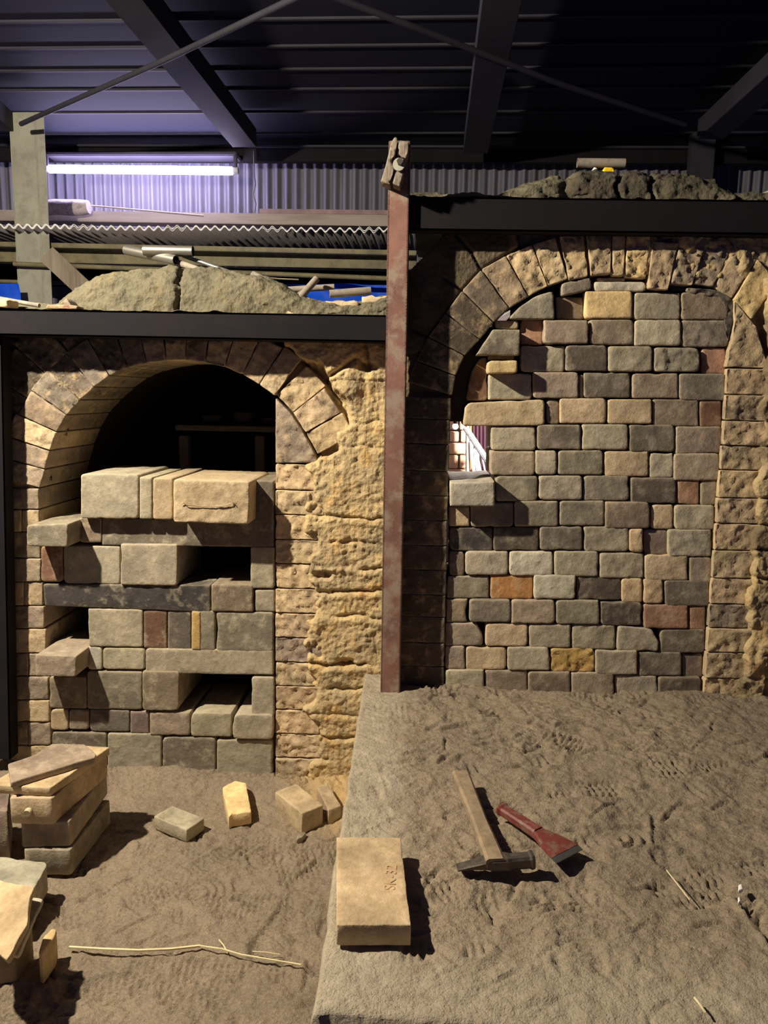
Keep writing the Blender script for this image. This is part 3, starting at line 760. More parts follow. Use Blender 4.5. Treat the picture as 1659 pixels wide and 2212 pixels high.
def rb(q, code, rough=.004, dy=0., name='arch_brick', k=1.0, r=.003, depth=.24, bev=.003):
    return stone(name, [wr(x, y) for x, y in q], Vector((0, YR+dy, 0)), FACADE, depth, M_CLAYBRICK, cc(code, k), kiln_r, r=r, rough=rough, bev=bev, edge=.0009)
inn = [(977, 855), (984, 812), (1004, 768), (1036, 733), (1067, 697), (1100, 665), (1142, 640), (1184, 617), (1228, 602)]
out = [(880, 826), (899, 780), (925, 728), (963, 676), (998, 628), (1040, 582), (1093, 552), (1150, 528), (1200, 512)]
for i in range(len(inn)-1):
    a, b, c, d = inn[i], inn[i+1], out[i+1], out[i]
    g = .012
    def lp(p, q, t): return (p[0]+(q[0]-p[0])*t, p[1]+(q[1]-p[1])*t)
    rb([lp(a, b, .02), lp(a, b, .98), lp(d, c, .98), lp(d, c, .02)], 'bbbbmtct'[i], (.002, .002, .002, .002, .003, .005, .007, .008)[i], k=(.35, .35, .36, .40, .5, .75, 1, 1)[i])  # first bricks darkened: shadow on the arch painted into their sooty colour
c5 = lambda x, y: (800+x/1.931, 250+y/1.931)
VR = [([(790, 500), (890, 500), (910, 670), (828, 688)], 'c', .008), ([(902, 490), (1004, 490), (1003, 660), (920, 668)], 't', .008), ([(1010, 492), (1064, 492), (1058, 668), (1009, 668)], 'c', .006),
      ([(1070, 490), (1172, 492), (1150, 680), (1064, 672)], 'y', .009), ([(1177, 525), (1284, 530), (1240, 728), (1156, 720)], 't', .008), ([(1296, 500), (1405, 515), (1342, 708), (1252, 700)], 'm', .008),
      ([(1412, 525), (1505, 560), (1432, 712), (1350, 702)], 'm', .006), ([(1512, 560), (1610, 600), (1510, 760), (1438, 716)], 't', .004), ([(1616, 600), (1700, 690), (1590, 850), (1514, 768)], 'y', .004)]
for q, c, rg in VR: rb([c5(*p) for p in q], c, rg, RND.uniform(-.006, .002))
# rough stones above the arch on the right
for q, c in (([(1485, 512), (1560, 512), (1575, 560), (1520, 575)], 'd'), ([(1562, 515), (1640, 520), (1650, 560), (1590, 590), (1576, 556)], 'G'), ([(1400, 508), (1480, 512), (1512, 560), (1450, 540)], 'k'), ([(1608, 560), (1675, 540), (1690, 600), (1640, 620)], 'c')):
    rb(q, c, .012, .004, 'spandrel_stone', .9, .010, .2, .006)
# left jamb courses, darkened: cast shade and soot put into their colour
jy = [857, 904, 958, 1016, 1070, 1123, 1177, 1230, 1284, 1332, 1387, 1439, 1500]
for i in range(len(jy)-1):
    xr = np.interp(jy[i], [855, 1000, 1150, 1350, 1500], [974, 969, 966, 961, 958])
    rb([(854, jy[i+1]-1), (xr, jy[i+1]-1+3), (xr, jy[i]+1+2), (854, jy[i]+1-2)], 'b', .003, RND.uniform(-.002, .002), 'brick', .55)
# right pillar courses
jy = [650, 795, 852, 908, 962, 1015, 1075, 1130, 1188, 1248, 1304, 1356, 1408, 1464, 1515]
for i in range(len(jy)-1):
    xl = np.interp((jy[i]+jy[i+1])/2, [700, 745, 800, 925, 1000, 1130, 1250, 1400, 1500], [1590, 1580, 1570, 1562, 1555, 1545, 1536, 1526, 1519])
    if i == 0: q = [(1568, 793), (1660, 795), (1632, 705), (1586, 650), (1586, 700)]
    else: q = [(xl-1, jy[i+1]-1), (1665, jy[i+1]+1), (1665, jy[i]+3), (xl+2, jy[i]+1)]
    rb(q, 'tctctctctcmttc'[i], .006, -.004+RND.uniform(-.003, .002), 'brick')

# bricked-up doorway
inf_r = empty('doorway_infill', (.5, YR, PLAT), 'complete wall of small mixed grey, tan and brown firebricks filling the right kiln doorway', 'brick wall')
def A(x, y): return (940+x/2.307, 560+y/2.307)
def Bc(x, y): return (940+x/2.307, 900+y/2.307)
def Cc(x, y): return (940+x/2.307, 1200+y/2.307)
YI = YR+.010
def ib(conv, q, code, rough=.0013, pr=0., r=.007, k=1.0, parent=inf_r, depth=.18, name='brick', bev=.004):
    if len(q) == 4 and not isinstance(q[0], tuple):
        x0, y0, x1, y1 = q; q = [(x0+1, y1), (x1-1, y1), (x1-1, y0), (x0+1, y0)]
    Yf = YI-pr+(RND.uniform(-.004, .004) if parent is not None else 0)
    return stone(name, [(lambda p: (p.x, p.z))(PY(*conv(*p), Yf)) for p in q], Vector((0, Yf, 0)), FACADE, depth, M_BRICK, cc(code, k), parent, r=r, rough=rough, edge=.0010, bev=bev, step=.008)
T = [(A, [(628, 120), (775, 88), (782, 148), (632, 183)], 'd', .001, .01), (A, (790, 112, 1052, 160), 'l', .0018, .004), (A, (805, 92, 948, 111), 't', .001, -.006), (A, (1170, 120, 1250, 158), 'n', .001, -.02),
 (A, [(362, 298), (420, 238), (500, 184), (590, 156), (596, 297)], 'G', .0018, .008), (A, (604, 188, 738, 298), 'b', .0006, -.022), (A, (748, 158, 985, 294), 'y', .001, .002), (A, (989, 167, 1223, 300), 'g', .001, 0),
 (A, (1226, 165, 1462, 300), 'b', .002, 0), (A, (425, 300, 537, 428), 'r', .0006, -.02), (A, (540, 303, 766, 420), 'm', .0012, .006), (A, (771, 300, 990, 425), 'b', .0012, .002),
 (A, (993, 302, 1228, 430), 'g', .0012, .004), (A, (1230, 303, 1465, 437), 'd', .003, .004), (A, (427, 432, 645, 562), 'g', .0018, -.006), (A, (650, 428, 858, 557), 'k', .001, .004),
 (A, (861, 433, 1088, 560), 'g', .002, .002), (A, (1092, 440, 1320, 560), 'G', .005, .004), (A, (1328, 440, 1450, 573), 'r', .0006, -.01), (A, [(152, 705), (260, 703), (256, 490), (225, 488), (180, 560)], 'R', .001, -.024),
 (A, (265, 570, 482, 700), 'g', .0014, -.004), (A, (488, 563, 717, 692), 'm', .001, .002), (A, (719, 575, 738, 690), 't', .0005, -.004), (A, (740, 564, 973, 690), 'd', .002, .002),
 (A, (981, 568, 1213, 693), 'b', .0014, 0), (A, (1216, 570, 1448, 703), 'd', .0014, 0), (A, [(140, 832), (546, 828), (546, 698), (165, 716), (140, 760)], 't', .001, 0), (A, (556, 700, 618, 822), 'b', .003, -.006),
 (A, (621, 693, 855, 818), 't', .0014, .004), (A, (860, 698, 1082, 820), 't', .001, .002), (A, (1085, 697, 1315, 832), 'b', .0008, 0), (A, (1317, 705, 1428, 835), 'R', .001, -.004),
 (Bc, (277, 49, 502, 168), 'g', .001, 0), (Bc, (508, 40, 727, 165), 'd', .0016, .004), (Bc, (732, 38, 963, 165), 'g', .001, .002), (Bc, (967, 40, 1195, 175), 'd', .001, .002), (Bc, (1200, 49, 1428, 185), 'm', .001, 0),
 (Bc, (275, 172, 497, 293), 'm', .001, 0), (Bc, (500, 170, 607, 289), 'g', .001, .002), (Bc, (612, 168, 838, 290), 'G', .0014, .004), (Bc, (842, 170, 1065, 298), 't', .0016, .002), (Bc, (1069, 180, 1187, 305), 'g', .002, 0), (Bc, (1190, 183, 1417, 318), 'm', .001, 0),
 (Bc, (302, 297, 510, 422), 'G', .001, -.004), (Bc, (517, 295, 735, 415), 'g', .0018, .002), (Bc, (741, 293, 968, 418), 'G', .001, .002), (Bc, (975, 304, 1203, 432), 'k', .001, .004), (Bc, (1206, 316, 1317, 438), 'r', .0008, 0), (Bc, (1321, 318, 1403, 440), 'm', .001, 0),
 (Bc, (67, 450, 172, 547), 't', .0008, -.006), (Bc, (176, 430, 392, 550), 'G', .001, 0), (Bc, (396, 422, 615, 548), 'G', .001, .002), (Bc, (618, 420, 844, 543), 'G', .001, .004), (Bc, (847, 425, 1071, 557), 'b', .001, .004), (Bc, (1077, 438, 1187, 560), 't', .001, .002), (Bc, (1192, 441, 1392, 565), 'g', .002, .004),
 (Bc, (70, 552, 287, 668), 'n', .0014, -.004), (Bc, (290, 550, 516, 667), 'k', .001, .002), (Bc, (522, 548, 735, 665), 'd', .001, .003), (Bc, (740, 547, 965, 672), 'g', .002, .003), (Bc, (968, 560, 1037, 677), 'c', .003, .003), (Bc, (1041, 563, 1157, 688), 'p', .001, -.004), (Bc, (1160, 564, 1377, 697), 'g', .003, .003),
 (Bc, (69, 672, 145, 793), 'p', .001, -.004), (Bc, (149, 672, 365, 790), 'g', .0018, .002), (Bc, (369, 672, 588, 793), 'l', .002, .002), (Bc, (594, 670, 815, 797), 'g', .001, .002), (Bc, (819, 680, 1040, 805), 'g', .002, .002), (Bc, (1044, 688, 1262, 817), 't', .001, .002), (Bc, (1266, 700, 1379, 828), 'm', .001, 0),
 (Cc, (57, 103, 270, 213), 'G', .0008, -.002), (Cc, (274, 99, 487, 217), 'o', .001, 0), (Cc, (491, 98, 703, 218), 'l', .0014, .002), (Cc, (706, 102, 926, 222), 'k', .0018, .002), (Cc, (928, 112, 1033, 235), 'c', .001, .002), (Cc, (1038, 118, 1137, 240), 'c', .003, .002), (Cc, (1141, 122, 1367, 252), 'd', .001, .002),
 (Cc, (55, 217, 162, 333), 'b', .0008, -.004), (Cc, (169, 220, 377, 333), 'd', .0014, .002), (Cc, (380, 222, 598, 340), 'm', .001, .003), (Cc, (602, 223, 820, 343), 'G', .001, .002), (Cc, (823, 232, 1033, 348), 'k', .003, .003), (Cc, (1038, 243, 1262, 365), 'r', .001, .002), (Cc, (1266, 253, 1348, 370), 'r', .0008, -.004),
 (Cc, [(50, 450), (237, 449), (235, 400), (205, 337), (50, 335)], 'm', .001, 0), (Cc, (248, 338, 462, 453), 't', .0014, .002), (Cc, (467, 343, 677, 460), 'g', .0014, .003), (Cc, (681, 345, 898, 467), 'g', .0018, .002), (Cc, [(904, 475), (1113, 480), (1115, 430), (1080, 365), (912, 350)], 'g', .0018, .003), (Cc, (1121, 366, 1345, 486), 'd', .001, .002),
 (Cc, (49, 452, 150, 567), 'm', .001, 0), (Cc, (153, 455, 355, 570), 't', .001, .002), (Cc, (360, 457, 572, 573), 'g', .0014, .002), (Cc, (576, 461, 797, 580), 'q', .006, .002), (Cc, (798, 472, 1010, 595), 'g', .002, .002), (Cc, (1014, 480, 1230, 600), 'd', .0008, .002), (Cc, (1233, 490, 1333, 605), 'p', .0008, -.004),
 (Cc, (48, 570, 245, 682), 'g', .0014, .002), (Cc, (248, 572, 460, 690), 'm', .001, .003), (Cc, (463, 580, 675, 705), 'b', .001, .002), (Cc, (678, 583, 893, 714), 'm', .001, .002), (Cc, (897, 597, 1110, 716), 'g', .001, .002), (Cc, (1113, 606, 1325, 716), 'k', .001, 0)]
for row in T:
    cv, q, c, rg, pr = row
    ib(cv, q, c, rg, pr, r=.007 if rg > .0009 else .003, k=1.22)
# dark clay smeared round the top right corner of the infill
ib(A, [(1440, 300), (1462, 420), (1485, 300), (1505, 250), (1480, 195), (1400, 150), (1250, 140), (1250, 165), (1400, 185), (1455, 240)], 'n', .006, .006, r=.01, name='clay_smear')
for q in ([A(278, 300), A(416, 300), A(416, 347), A(300, 347)],):
    pass
tp = ib(A, (298, 305, 416, 347), 't', .002, -.01, name='brick')
i_ = ib(A, [(206, 476), (422, 480), (425, 350), (288, 350)], 'G', .002, .035, r=.003, parent=None, depth=.2)
tag(i_, 'slant-cut grey brick jutting at the upper left of the right infill', 'brick')
o2 = ib(A, (265, 480, 395, 500), 't', .0015, .0, parent=inf_r, depth=.16, r=.003)
o1 = ib(A, [(262, 571), (409, 567), (412, 504), (264, 506)], 'y', .001, .045, parent=None, depth=.2, k=.9)
tag(o1, 'small yellow brick piece wedged out under the slant-cut brick', 'brick')
pj = ib(Bc, [(74, 447), (298, 448), (297, 322), (74, 328)], 'l', .001, .055, r=.003, parent=None, depth=.30)
tag(pj, 'pale grey brick pulled half out below the lit spyhole of the right infill', 'brick')
# unseen sheets added behind the joints to block the chamber lamp, open only around the spyhole and the left edge
def packing(pts, dy, d=.04):  # adds one unseen sheet that blocks the chamber lamp
    stone('clay_packing', [wr(*p) for p in pts], Vector((0, YR+dy, 0)), FACADE, d, M_DARK, None, inf_r, r=.003, step=.03)
packing([(1063, 905), (1063, 1060), (1010, 1100), (976, 1120), (978, 1500), (1530, 1510), (1575, 700), (1540, 600), (1200, 590), (1110, 645), (1108, 700), (1110, 860), (1063, 880)], .05)
packing([(960, 912), (1120, 912), (1120, 702), (1066, 704), (1055, 700), (1020, 735), (990, 770), (968, 815), (958, 860)], .045)
packing([(962, 1250), (980, 1250), (980, 1500), (955, 1500)], .05)

# chamber behind, with its lamp
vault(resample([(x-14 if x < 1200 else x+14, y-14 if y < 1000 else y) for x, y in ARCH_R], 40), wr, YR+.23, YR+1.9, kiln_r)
Yc = 3.3
wall = empty('pale_brick_wall', PY(1000, 960, Yc), 'overexposed pinkish brick wall seen through the spyhole of the right kiln', 'brick wall')
for (x0, y0, x1, y1) in ((960, 880, 990, 928), (992, 880, 1008, 928), (960, 932, 992, 954), (994, 930, 1008, 955), (960, 957, 1008, 981), (960, 983, 990, 1012), (992, 983, 1008, 1012), (960, 1014, 1008, 1040)):
    a = PY(x0, y1, Yc); b_ = PY(x1, y0, Yc)
    box('brick', ((a.x+b_.x)/2, Yc+.05, (a.z+b_.z)/2), (b_.x-a.x-.002, .1, b_.z-a.z-.002), M_PALEBRICK, wall, .003)
fr = empty('slatted_drying_rack', PY(1030, 1000, Yc-.05), 'white slatted rack with a diagonal brace seen through the spyhole', 'rack')
bar('rack_post', PY(1010, 880, Yc-.05), PY(1010, 1040, Yc-.05), .014, .014, M_WHITEPAINT, fr)
bar('diagonal_brace', PY(1006, 925, Yc-.12), PY(1062, 1010, Yc-.30), .026, .014, M_WHITEPAINT, fr)
bar('back_board', PY(1016, 880, Yc), PY(1016, 1040, Yc), .03, .01, plain('ochre_board', srgb(196, 140, 84)), fr)
for i, (x0, y0) in enumerate(((1016, 950), (1020, 952), (1025, 966), (1029, 968), (1033, 970), (1042, 988))):
    tube('bent_slat', [PY(x0+6, 1020, Yc-.06), PY(x0+1, 985 if i < 2 else 995, Yc-.06), PY(x0, y0+4, Yc-.06), PY(x0+3, y0, Yc-.06), PY(x0+6, y0+4, Yc-.06)], .0035, M_WHITEPAINT, fr, 6)
V = []; Fc = []
for k in range(15):
    x = 1014+k*4.0; a = PY(x, 860, Yc+.1); b_ = PY(x, 1060, Yc+.1)
    V += [(a.x, Yc+.1+(.012 if k % 2 else 0), a.z), (b_.x, Yc+.1+(.012 if k % 2 else 0), b_.z)]
    if k: Fc.append((2*k-2, 2*k-1, 2*k+1, 2*k))
tag(link_mesh('ribbed_panel', V, Fc, M_PLUM, fr, False), None)
lp0 = PY(984, 921, 3.0)
lb = empty('light_bulb', lp0, 'small glaring bare bulb at the top left corner of the spyhole', 'lamp')
bm = bmesh.new(); bmesh.ops.create_uvsphere(bm, u_segments=16, v_segments=10, radius=.011)
me = bpy.data.meshes.new('glass'); bm.to_mesh(me); bm.free(); me.materials.append(M_BULB); o = bpy.data.objects.new('glass', me); o.location = lp0; COL.objects.link(o); setparent(o, lb)
tube('socket', [lp0+Vector((0, 0, .01)), lp0+Vector((0, 0, .045))], .009, M_DARK, lb, 10)

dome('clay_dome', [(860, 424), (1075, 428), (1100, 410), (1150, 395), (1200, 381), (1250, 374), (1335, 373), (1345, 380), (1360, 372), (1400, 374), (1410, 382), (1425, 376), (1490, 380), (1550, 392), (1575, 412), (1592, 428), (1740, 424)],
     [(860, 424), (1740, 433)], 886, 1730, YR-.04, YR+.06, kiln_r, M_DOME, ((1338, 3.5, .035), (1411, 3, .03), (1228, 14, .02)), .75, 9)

# ------------------------------------------------------------------ posts, wedge
def channel_post(label, pts, Y, mat, group, depth=.055, back=False):
    (xl0, xr0, y0), (xl1, xr1, y1) = pts
    a, b = PY(xl0, y0, Y), PY(xr0, y0, Y); c, d = PY(xl1, y1, Y), PY(xr1, y1, Y)
    wd = ((b.x-a.x)+(d.x-c.x))/2; t = .006
    p1 = (a+b)/2; p0_ = (c+d)/2; p0_.y = Y; p1.y = Y
    root = empty('steel_post', p0_, label, 'post', group)
    up = Vector((0, 1, 0))
    bar('web', p0_+Vector((0, t/2, 0)), p1+Vector((0, t/2, 0)), wd, t, mat, root, .0015, up)
    for s in (-1, 1):
        dx = Vector((s*(wd/2-t/2), depth/2, 0))
        bar('flange', p0_+dx, p1+dx, t, depth, mat, root, .0015, up)
    return root
channel_post('rust-red steel channel post between the two kilns, wedge at its top', [(839, 887, 304), (822, 863, 1517)], YR-.062, M_POST, 'steel posts at the kiln fronts', .055)
channel_post('dark steel post at the left edge of the left kiln front', [(-62, 2, 700), (-40, 24, 1640)], YL-.06, M_BEAM, 'steel posts at the kiln fronts', .045)

wg = empty('wooden_wedge_block', PY(855, 350, YR-.1), 'split grey wooden block bolted to the top of the red post', 'wooden block')
def c6(x, y): return (800+x/8.295, 280+y/8.295)
Yw = YR-.115
wp = [c6(*p) for p in ((185, 930), (345, 990), (350, 930), (400, 800), (430, 690), (400, 640), (375, 560), (390, 500), (440, 450), (470, 330), (490, 200), (485, 150), (440, 130), (400, 180), (350, 330), (280, 620))]
stone('split_half', [(PY(*p, Yw).x, PY(*p, Yw).z) for p in wp], Vector((0, Yw, 0)), FACADE, .05, M_WOOD, None, wg, r=.001, rough=.002, edge=.0004, bev=.002, step=.006)
wp = [c6(*p) for p in ((390, 965), (520, 1010), (600, 770), (560, 700), (470, 720), (450, 690), (430, 760))]
stone('split_half', [(PY(*p, Yw).x, PY(*p, Yw).z) for p in wp], Vector((0, Yw+.004, 0)), FACADE, .046, M_WOOD, None, wg, r=.001, rough=.002, edge=.0004, bev=.002, step=.006)
wp = [c6(*p) for p in ((505, 170), (690, 220), (680, 400), (640, 510), (560, 480), (520, 440), (480, 430), (490, 300))]
stone('split_half', [(PY(*p, Yw).x, PY(*p, Yw).z) for p in wp], Vector((0, Yw+.004, 0)), FACADE, .046, M_WOOD, None, wg, r=.001, rough=.003, edge=.0004, bev=.002, step=.006)
b0 = PY(*c6(530, 560), Yw-.02)
tube('bolt', [b0, b0+Vector((0.002, .07, 0))], .008, M_IRON, wg, 6, smooth=False)
tube('washer', [b0+Vector((-.003, .012, -.004)), b0+Vector((-.002, .018, -.004))], .015, M_COLUMN, wg, 14)
pk = box('backing_block', PY(*c6(470, 600), Yw+.05), (.034, .016, .10), M_WOOD, wg, .002)

# ------------------------------------------------------------------ FLOOR OBJECTS (left ground z = 0)
def top_poly(pts, z): return [(PZ(x, y, z).x, PZ(x, y, z).y) for x, y in pts]
def slab(name, pts, z, th, code, label, cat='brick', group=None, rough=.0012, r=.005, mat=M_BRICK, k=1.0, dent=None, bev=.003, step=.009):
    if z < .25: th *= 1.07
    o = stone(name, top_poly(pts, z), Vector((0, 0, lvl(z))), TOP, th, mat, cc(code, k), None, r=r, rough=rough, bev=bev, step=step, dent=dent)
    return tag(o, label, cat, group)
def para(fl, fr_, depth, z, ang=None):
    """footprint of a brick from its two near top corners"""
    a = PZ(*fl, z); b = PZ(*fr_, z); u = (b-a); n = Vector((-u.y, u.x, 0)).normalized()*depth
    if n.y < 0: n = -n
    return [(a.x, a.y), (b.x, b.y), (b.x+n.x, b.y+n.y), (a.x+n.x, a.y+n.y)]
def slabw(name, poly, z, th, code, label, cat='brick', group=None, rough=.0012, r=.005, mat=M_BRICK, k=1.0, dent=None):
    th *= 1.07
    o = stone(name, poly, Vector((0, 0, lvl(z))), TOP, th, mat, cc(code, k), None, r=r, rough=rough, bev=.003, dent=dent)
    return tag(o, label, cat, group)
GST = 'bricks stacked at the lower left'
def tp4(a, b, c, z):
    A_, B_, C_ = PZ(*a, z), PZ(*b, z), PZ(*c, z); D_ = A_+(C_-B_)
    return [(A_.x, A_.y), (B_.x, B_.y), (C_.x, C_.y), (D_.x, D_.y)]
slabw('brick', tp4((50, 1835), (152, 1836), (238, 1727), .062), .062, .062, 'G', 'grey firebrick at the very bottom of the lower left stack', group=GST, rough=.002)
slabw('brick', tp4((45, 1776), (150, 1774), (232, 1665), .125), .125, .061, 'm', 'tan firebrick second from the bottom of the lower left stack', group=GST, rough=.0012)
slabw('brick', tp4((19, 1723), (112, 1725), (232, 1625), .188), .188, .062, 't', 'tan firebrick with a small round nub on its end, third in the lower left stack', group=GST, rough=.002)
nb = COL.objects[-1]; p = PZ(60, 1725, .188)
tube('end_nub', [Vector((p.x, p.y+.004, lvl(.158))), Vector((p.x, p.y-.007, lvl(.156)))], .009, M_BRICK, nb, 10).color = cc('t')
slabw('kiln_shelf_slab', tp4((-25, 1695), (108, 1702), (238, 1613), .2095), .2095, .021, 'c', 'thin tan kiln slab lying under the broken slab on the lower left stack', 'slab', rough=.001)
slab('kiln_shelf_slab', [(23, 1690), (205, 1635), (208, 1628), (183, 1607), (112, 1606), (75, 1630), (17, 1650)], .2255, .0155, 'm', 'broken reddish-edged kiln slab topmost on the lower left stack', 'slab', rough=.0012, r=.004, k=1.1)
slabw('kiln_shelf_slab', tp4((-40, 1750), (16, 1752), (22, 1700), .12), .12, .12, 'p', 'dark block cut off by the frame, left behind the lower left stack', 'brick', rough=.001)
# pale slab leaning, sooted slab and yellow broken piece in the corner
slab('kiln_shelf_slab', [(-30, 1850), (20, 1851), (40, 1857), (98, 1861), (102, 1868), (70, 1925), (40, 1960), (-30, 1950)], .075, .06, 'l', 'pale grey kiln slab with a worn corner, in front of the brick stack', 'slab', r=.006, rough=.001, k=.92)
def tilted(name, pts, zs, th, code, label, mat=M_BRICK, rough=.0015, k=1.0):
    V0 = [PZ(x, y, z) for (x, y), z in zip(pts, zs)]
    nrm = (V0[1]-V0[0]).cross(V0[2]-V0[0]).normalized()
    if nrm.z < 0: nrm = -nrm
    u = (V0[1]-V0[0]).normalized(); v = nrm.cross(u)
    P2 = [((p-V0[0]).dot(u), (p-V0[0]).dot(v)) for p in V0]
    o = stone(name, P2, V0[0], (u, v, -nrm), th, mat, cc(code, k), None, r=.004, rough=rough, bev=.002, edge=.0014)
    return tag(o, label, 'slab' if 'slab' in name else 'brick')
tilted('kiln_shelf_slab', [(14, 2075), (-60, 2010), (-60, 1880), (20, 1915), (88, 1937), (75, 1955), (72, 1985), (66, 2010), (50, 2035)], [.155, .15, .17, .17, .165, .165, .16, .16, .155], .012, 'c', 'tan broken kiln slab crusted white at its top, lying highest in the lower left corner', rough=.002, k=1.05)
tilted('kiln_shelf_slab', [(38, 2066), (-40, 2040), (-40, 1940), (88, 1950), (100, 1956), (80, 1996)], [.125, .12, .14, .142, .14, .13], .010, 'l', 'thin white-topped slab just beneath the tan broken slab', rough=.001)
slabw('brick', tp4((-60, 2020), (30, 2010), (70, 1960), .105), .105, .105, 'b', 'dark block hidden under the leaning slabs in the lower left corner', 'brick')
slab('broken_brick', [(83, 2058), (90, 2062), (118, 2025), (122, 2006), (112, 2005), (92, 2025)], .062, .062, 'y', 'yellow broken brick standing on edge in the lower left corner', r=.003, rough=.003, k=.95)
# four bricks before the doorway
def dent_a(u, v, c=None): return 0
z_ = .032
pa = top_poly([(331, 1763), (403, 1793), (441, 1767), (372, 1740)], z_)
ca = (sum(p[0] for p in pa)/4, sum(p[1] for p in pa)/4); ua = Vector((pa[1][0]-pa[0][0], pa[1][1]-pa[0][1])); La = ua.length; ua.normalize()
def dent_a(u, v):
    du, dv = u-ca[0], v-ca[1]; s = du*ua.x+dv*ua.y; t = -du*ua.y+dv*ua.x
    return .011 if abs(s+.01) < La*.30 and abs(t) < .028 else 0
slab('brick', [(331, 1763), (403, 1793), (441, 1767), (372, 1740)], z_, .034, 'g', 'grey brick with a stamped hollow on top, lying nearest the brick stack', r=.002, dent=dent_a, k=1.05)
slab('broken_brick', [(494, 1762), (500, 1758), (543, 1752), (531, 1690), (507, 1685), (480, 1700)], .034, .036, 'y', 'bright yellow crumbly broken brick lying before the left doorway', r=.005, rough=.005, k=1.25)
slab('brick', [(652, 1757), (698, 1739), (640, 1692), (593, 1710)], .055, .057, 't', 'wide tan firebrick lying before the clay pillar', r=.003, k=1.02)
slab('brick', [(709, 1750), (737, 1740), (706, 1690), (684, 1700)], .042, .044, 't', 'narrow tan brick leaning right beside the wide tan firebrick by the platform', r=.003, k=.98)
slab('pebble', [(640, 1812), (652, 1808), (662, 1798), (656, 1795), (642, 1803)], .012, .014, 'd', 'small dark stone chip in front of the wide tan firebrick', 'stone', r=.003, rough=.002)
# stamped thin brick on the platform edge
z_ = PLAT+.036
sb = slab('brick', [(727, 1998), (888, 1998), (865, 1809), (727, 1808)], z_, .034, 'c', 'large flat orange-tan firebrick stamped SK-32 on the edge of the platform', r=.002, rough=.0005, k=1.0, bev=.0015)
fc = bpy.data.curves.new('stamped_lettering', 'FONT'); fc.body = 'SK-32'; fc.size = .026; fc.extrude = .0006; fc.space_character = 1.05; fc.align_x = 'LEFT'
ft = bpy.data.objects.new('stamped_lettering', fc); COL.objects.link(ft)
M_STAMP = plain('stamped_brick_shade', srgb(182, 150, 114), .95)
fc.materials.append(M_STAMP)
pS = PZ(853, 1924, z_); ft.location = (pS.x, pS.y, z_+.0004); ft.rotation_euler = (0, 0, math.radians(90))
bpy.context.view_layer.update()
mt_ = bpy.data.meshes.new_from_object(ft); f2 = bpy.data.objects.new('stamped_lettering', mt_); COL.objects.link(f2)
f2.location = ft.location; f2.rotation_euler = ft.rotation_euler; setparent(f2, sb); bpy.data.objects.remove(ft)

# hammer
hm = empty('mason_hammer', PZ(1072, 1868, PLAT), 'mason hammer with a wooden handle and iron head lying on the platform', 'hammer')
h0 = PZ(994, 1672, PLAT+.026); h1 = PZ(1071, 1866, PLAT+.022)
loft('handle', [(0, .034, .017, 0), (.03, .036, .02, 0), (.3, .032, .02, 0), (.6, .029, .02, 0), (.85, .033, .02, 0), (1.0, .034, .019, 0)], M_HANDLE, hm, h0, h1)
k0 = PZ(987, 1872, PLAT+.012); k1 = PZ(1153, 1853, PLAT+.022)
loft('head', [(0, .020, .003, -.002), (.18, .021, .008, 0), (.38, .024, .018, .002), (.46, .028, .023, .001), (.64, .028, .023, -.001), (.70, .022, .021, -.002), (.93, .022, .022, -.003), (.96, .026, .026, -.003), (1, .024, .024, -.003)], M_IRON, hm, k0, k1)
# bolster chisel
ch = empty('bolster_chisel', PZ(1150, 1800, PLAT), 'red painted bolster chisel with a flared steel blade lying right of the hammer', 'chisel')
q0 = PZ(1082, 1748, PLAT+.020); q1 = PZ(1231, 1843, PLAT+.016)
loft('handle', [(0, .026, .018, .002), (.02, .027, .019, .002), (.05, .022, .016, .001), (.5, .024, .018, 0), (.56, .026, .018, 0)], M_RED, ch, q0, q1)
bl = loft('blade', [(.54, .024, .015, 0), (.62, .034, .013, 0), (.78, .056, .008, -.001), (.92, .068, .006, -.003), (.94, .069, .005, -.003)], M_RED, ch, q0, q1)
loft('cutting_edge', [(.93, .069, .0052, -.003), (1.0, .070, .002, -.006)], M_STEEL, ch, q0, q1)
# bits
for i, (x, y, w_, h_) in enumerate(((1600, 1915, 9, 14), (1597, 1942, 5, 14))):
    slab('white_flake', [(x-w_/2, y+h_/2), (x+w_/2, y+h_/3), (x+w_/3, y-h_/2), (x-w_/2, y-h_/3)], PLAT+.016, .008, 'l', ('larger white chip on the sand at the far right of the platform', 'thin white sliver just below the white chip on the platform')[i], 'chip', r=.001, mat=M_WHITE)
def straw(pts, z, r_, label):
    o = tube('straw', [PZ(x, y, z+(.006 if 0 < i < len(pts)-1 else .001)) for i, (x, y) in enumerate(pts)], r_, M_STRAW, None, 5)
    tag(o, label, 'straw')
straw([(150, 2046), (220, 2050), (300, 2053), (370, 2050), (432, 2043)], .010, .0028, 'flat pale straw lying longest across the sand at the lower left')
straw([(430, 2043), (480, 2050), (520, 2062), (580, 2072), (650, 2084)], .010, .0018, 'thin brown straw running right from the longest pale straw')
straw([(473, 2030), (483, 2042), (492, 2058)], .012, .0014, 'short stiff straw crossing the thin brown straw')
straw([(545, 2055), (575, 2057), (605, 2062)], .010, .0010, 'very thin short straw left of the platform edge')
straw([(1500, 2155), (1512, 2170), (1524, 2187)], PLAT+.008, .0014, 'short pale straw at the near right of the platform')
straw([(1440, 1880), (1462, 1908), (1490, 1944)], PLAT+.008, .0010, 'fine dry stem on the sand between the chisel and the white chips')

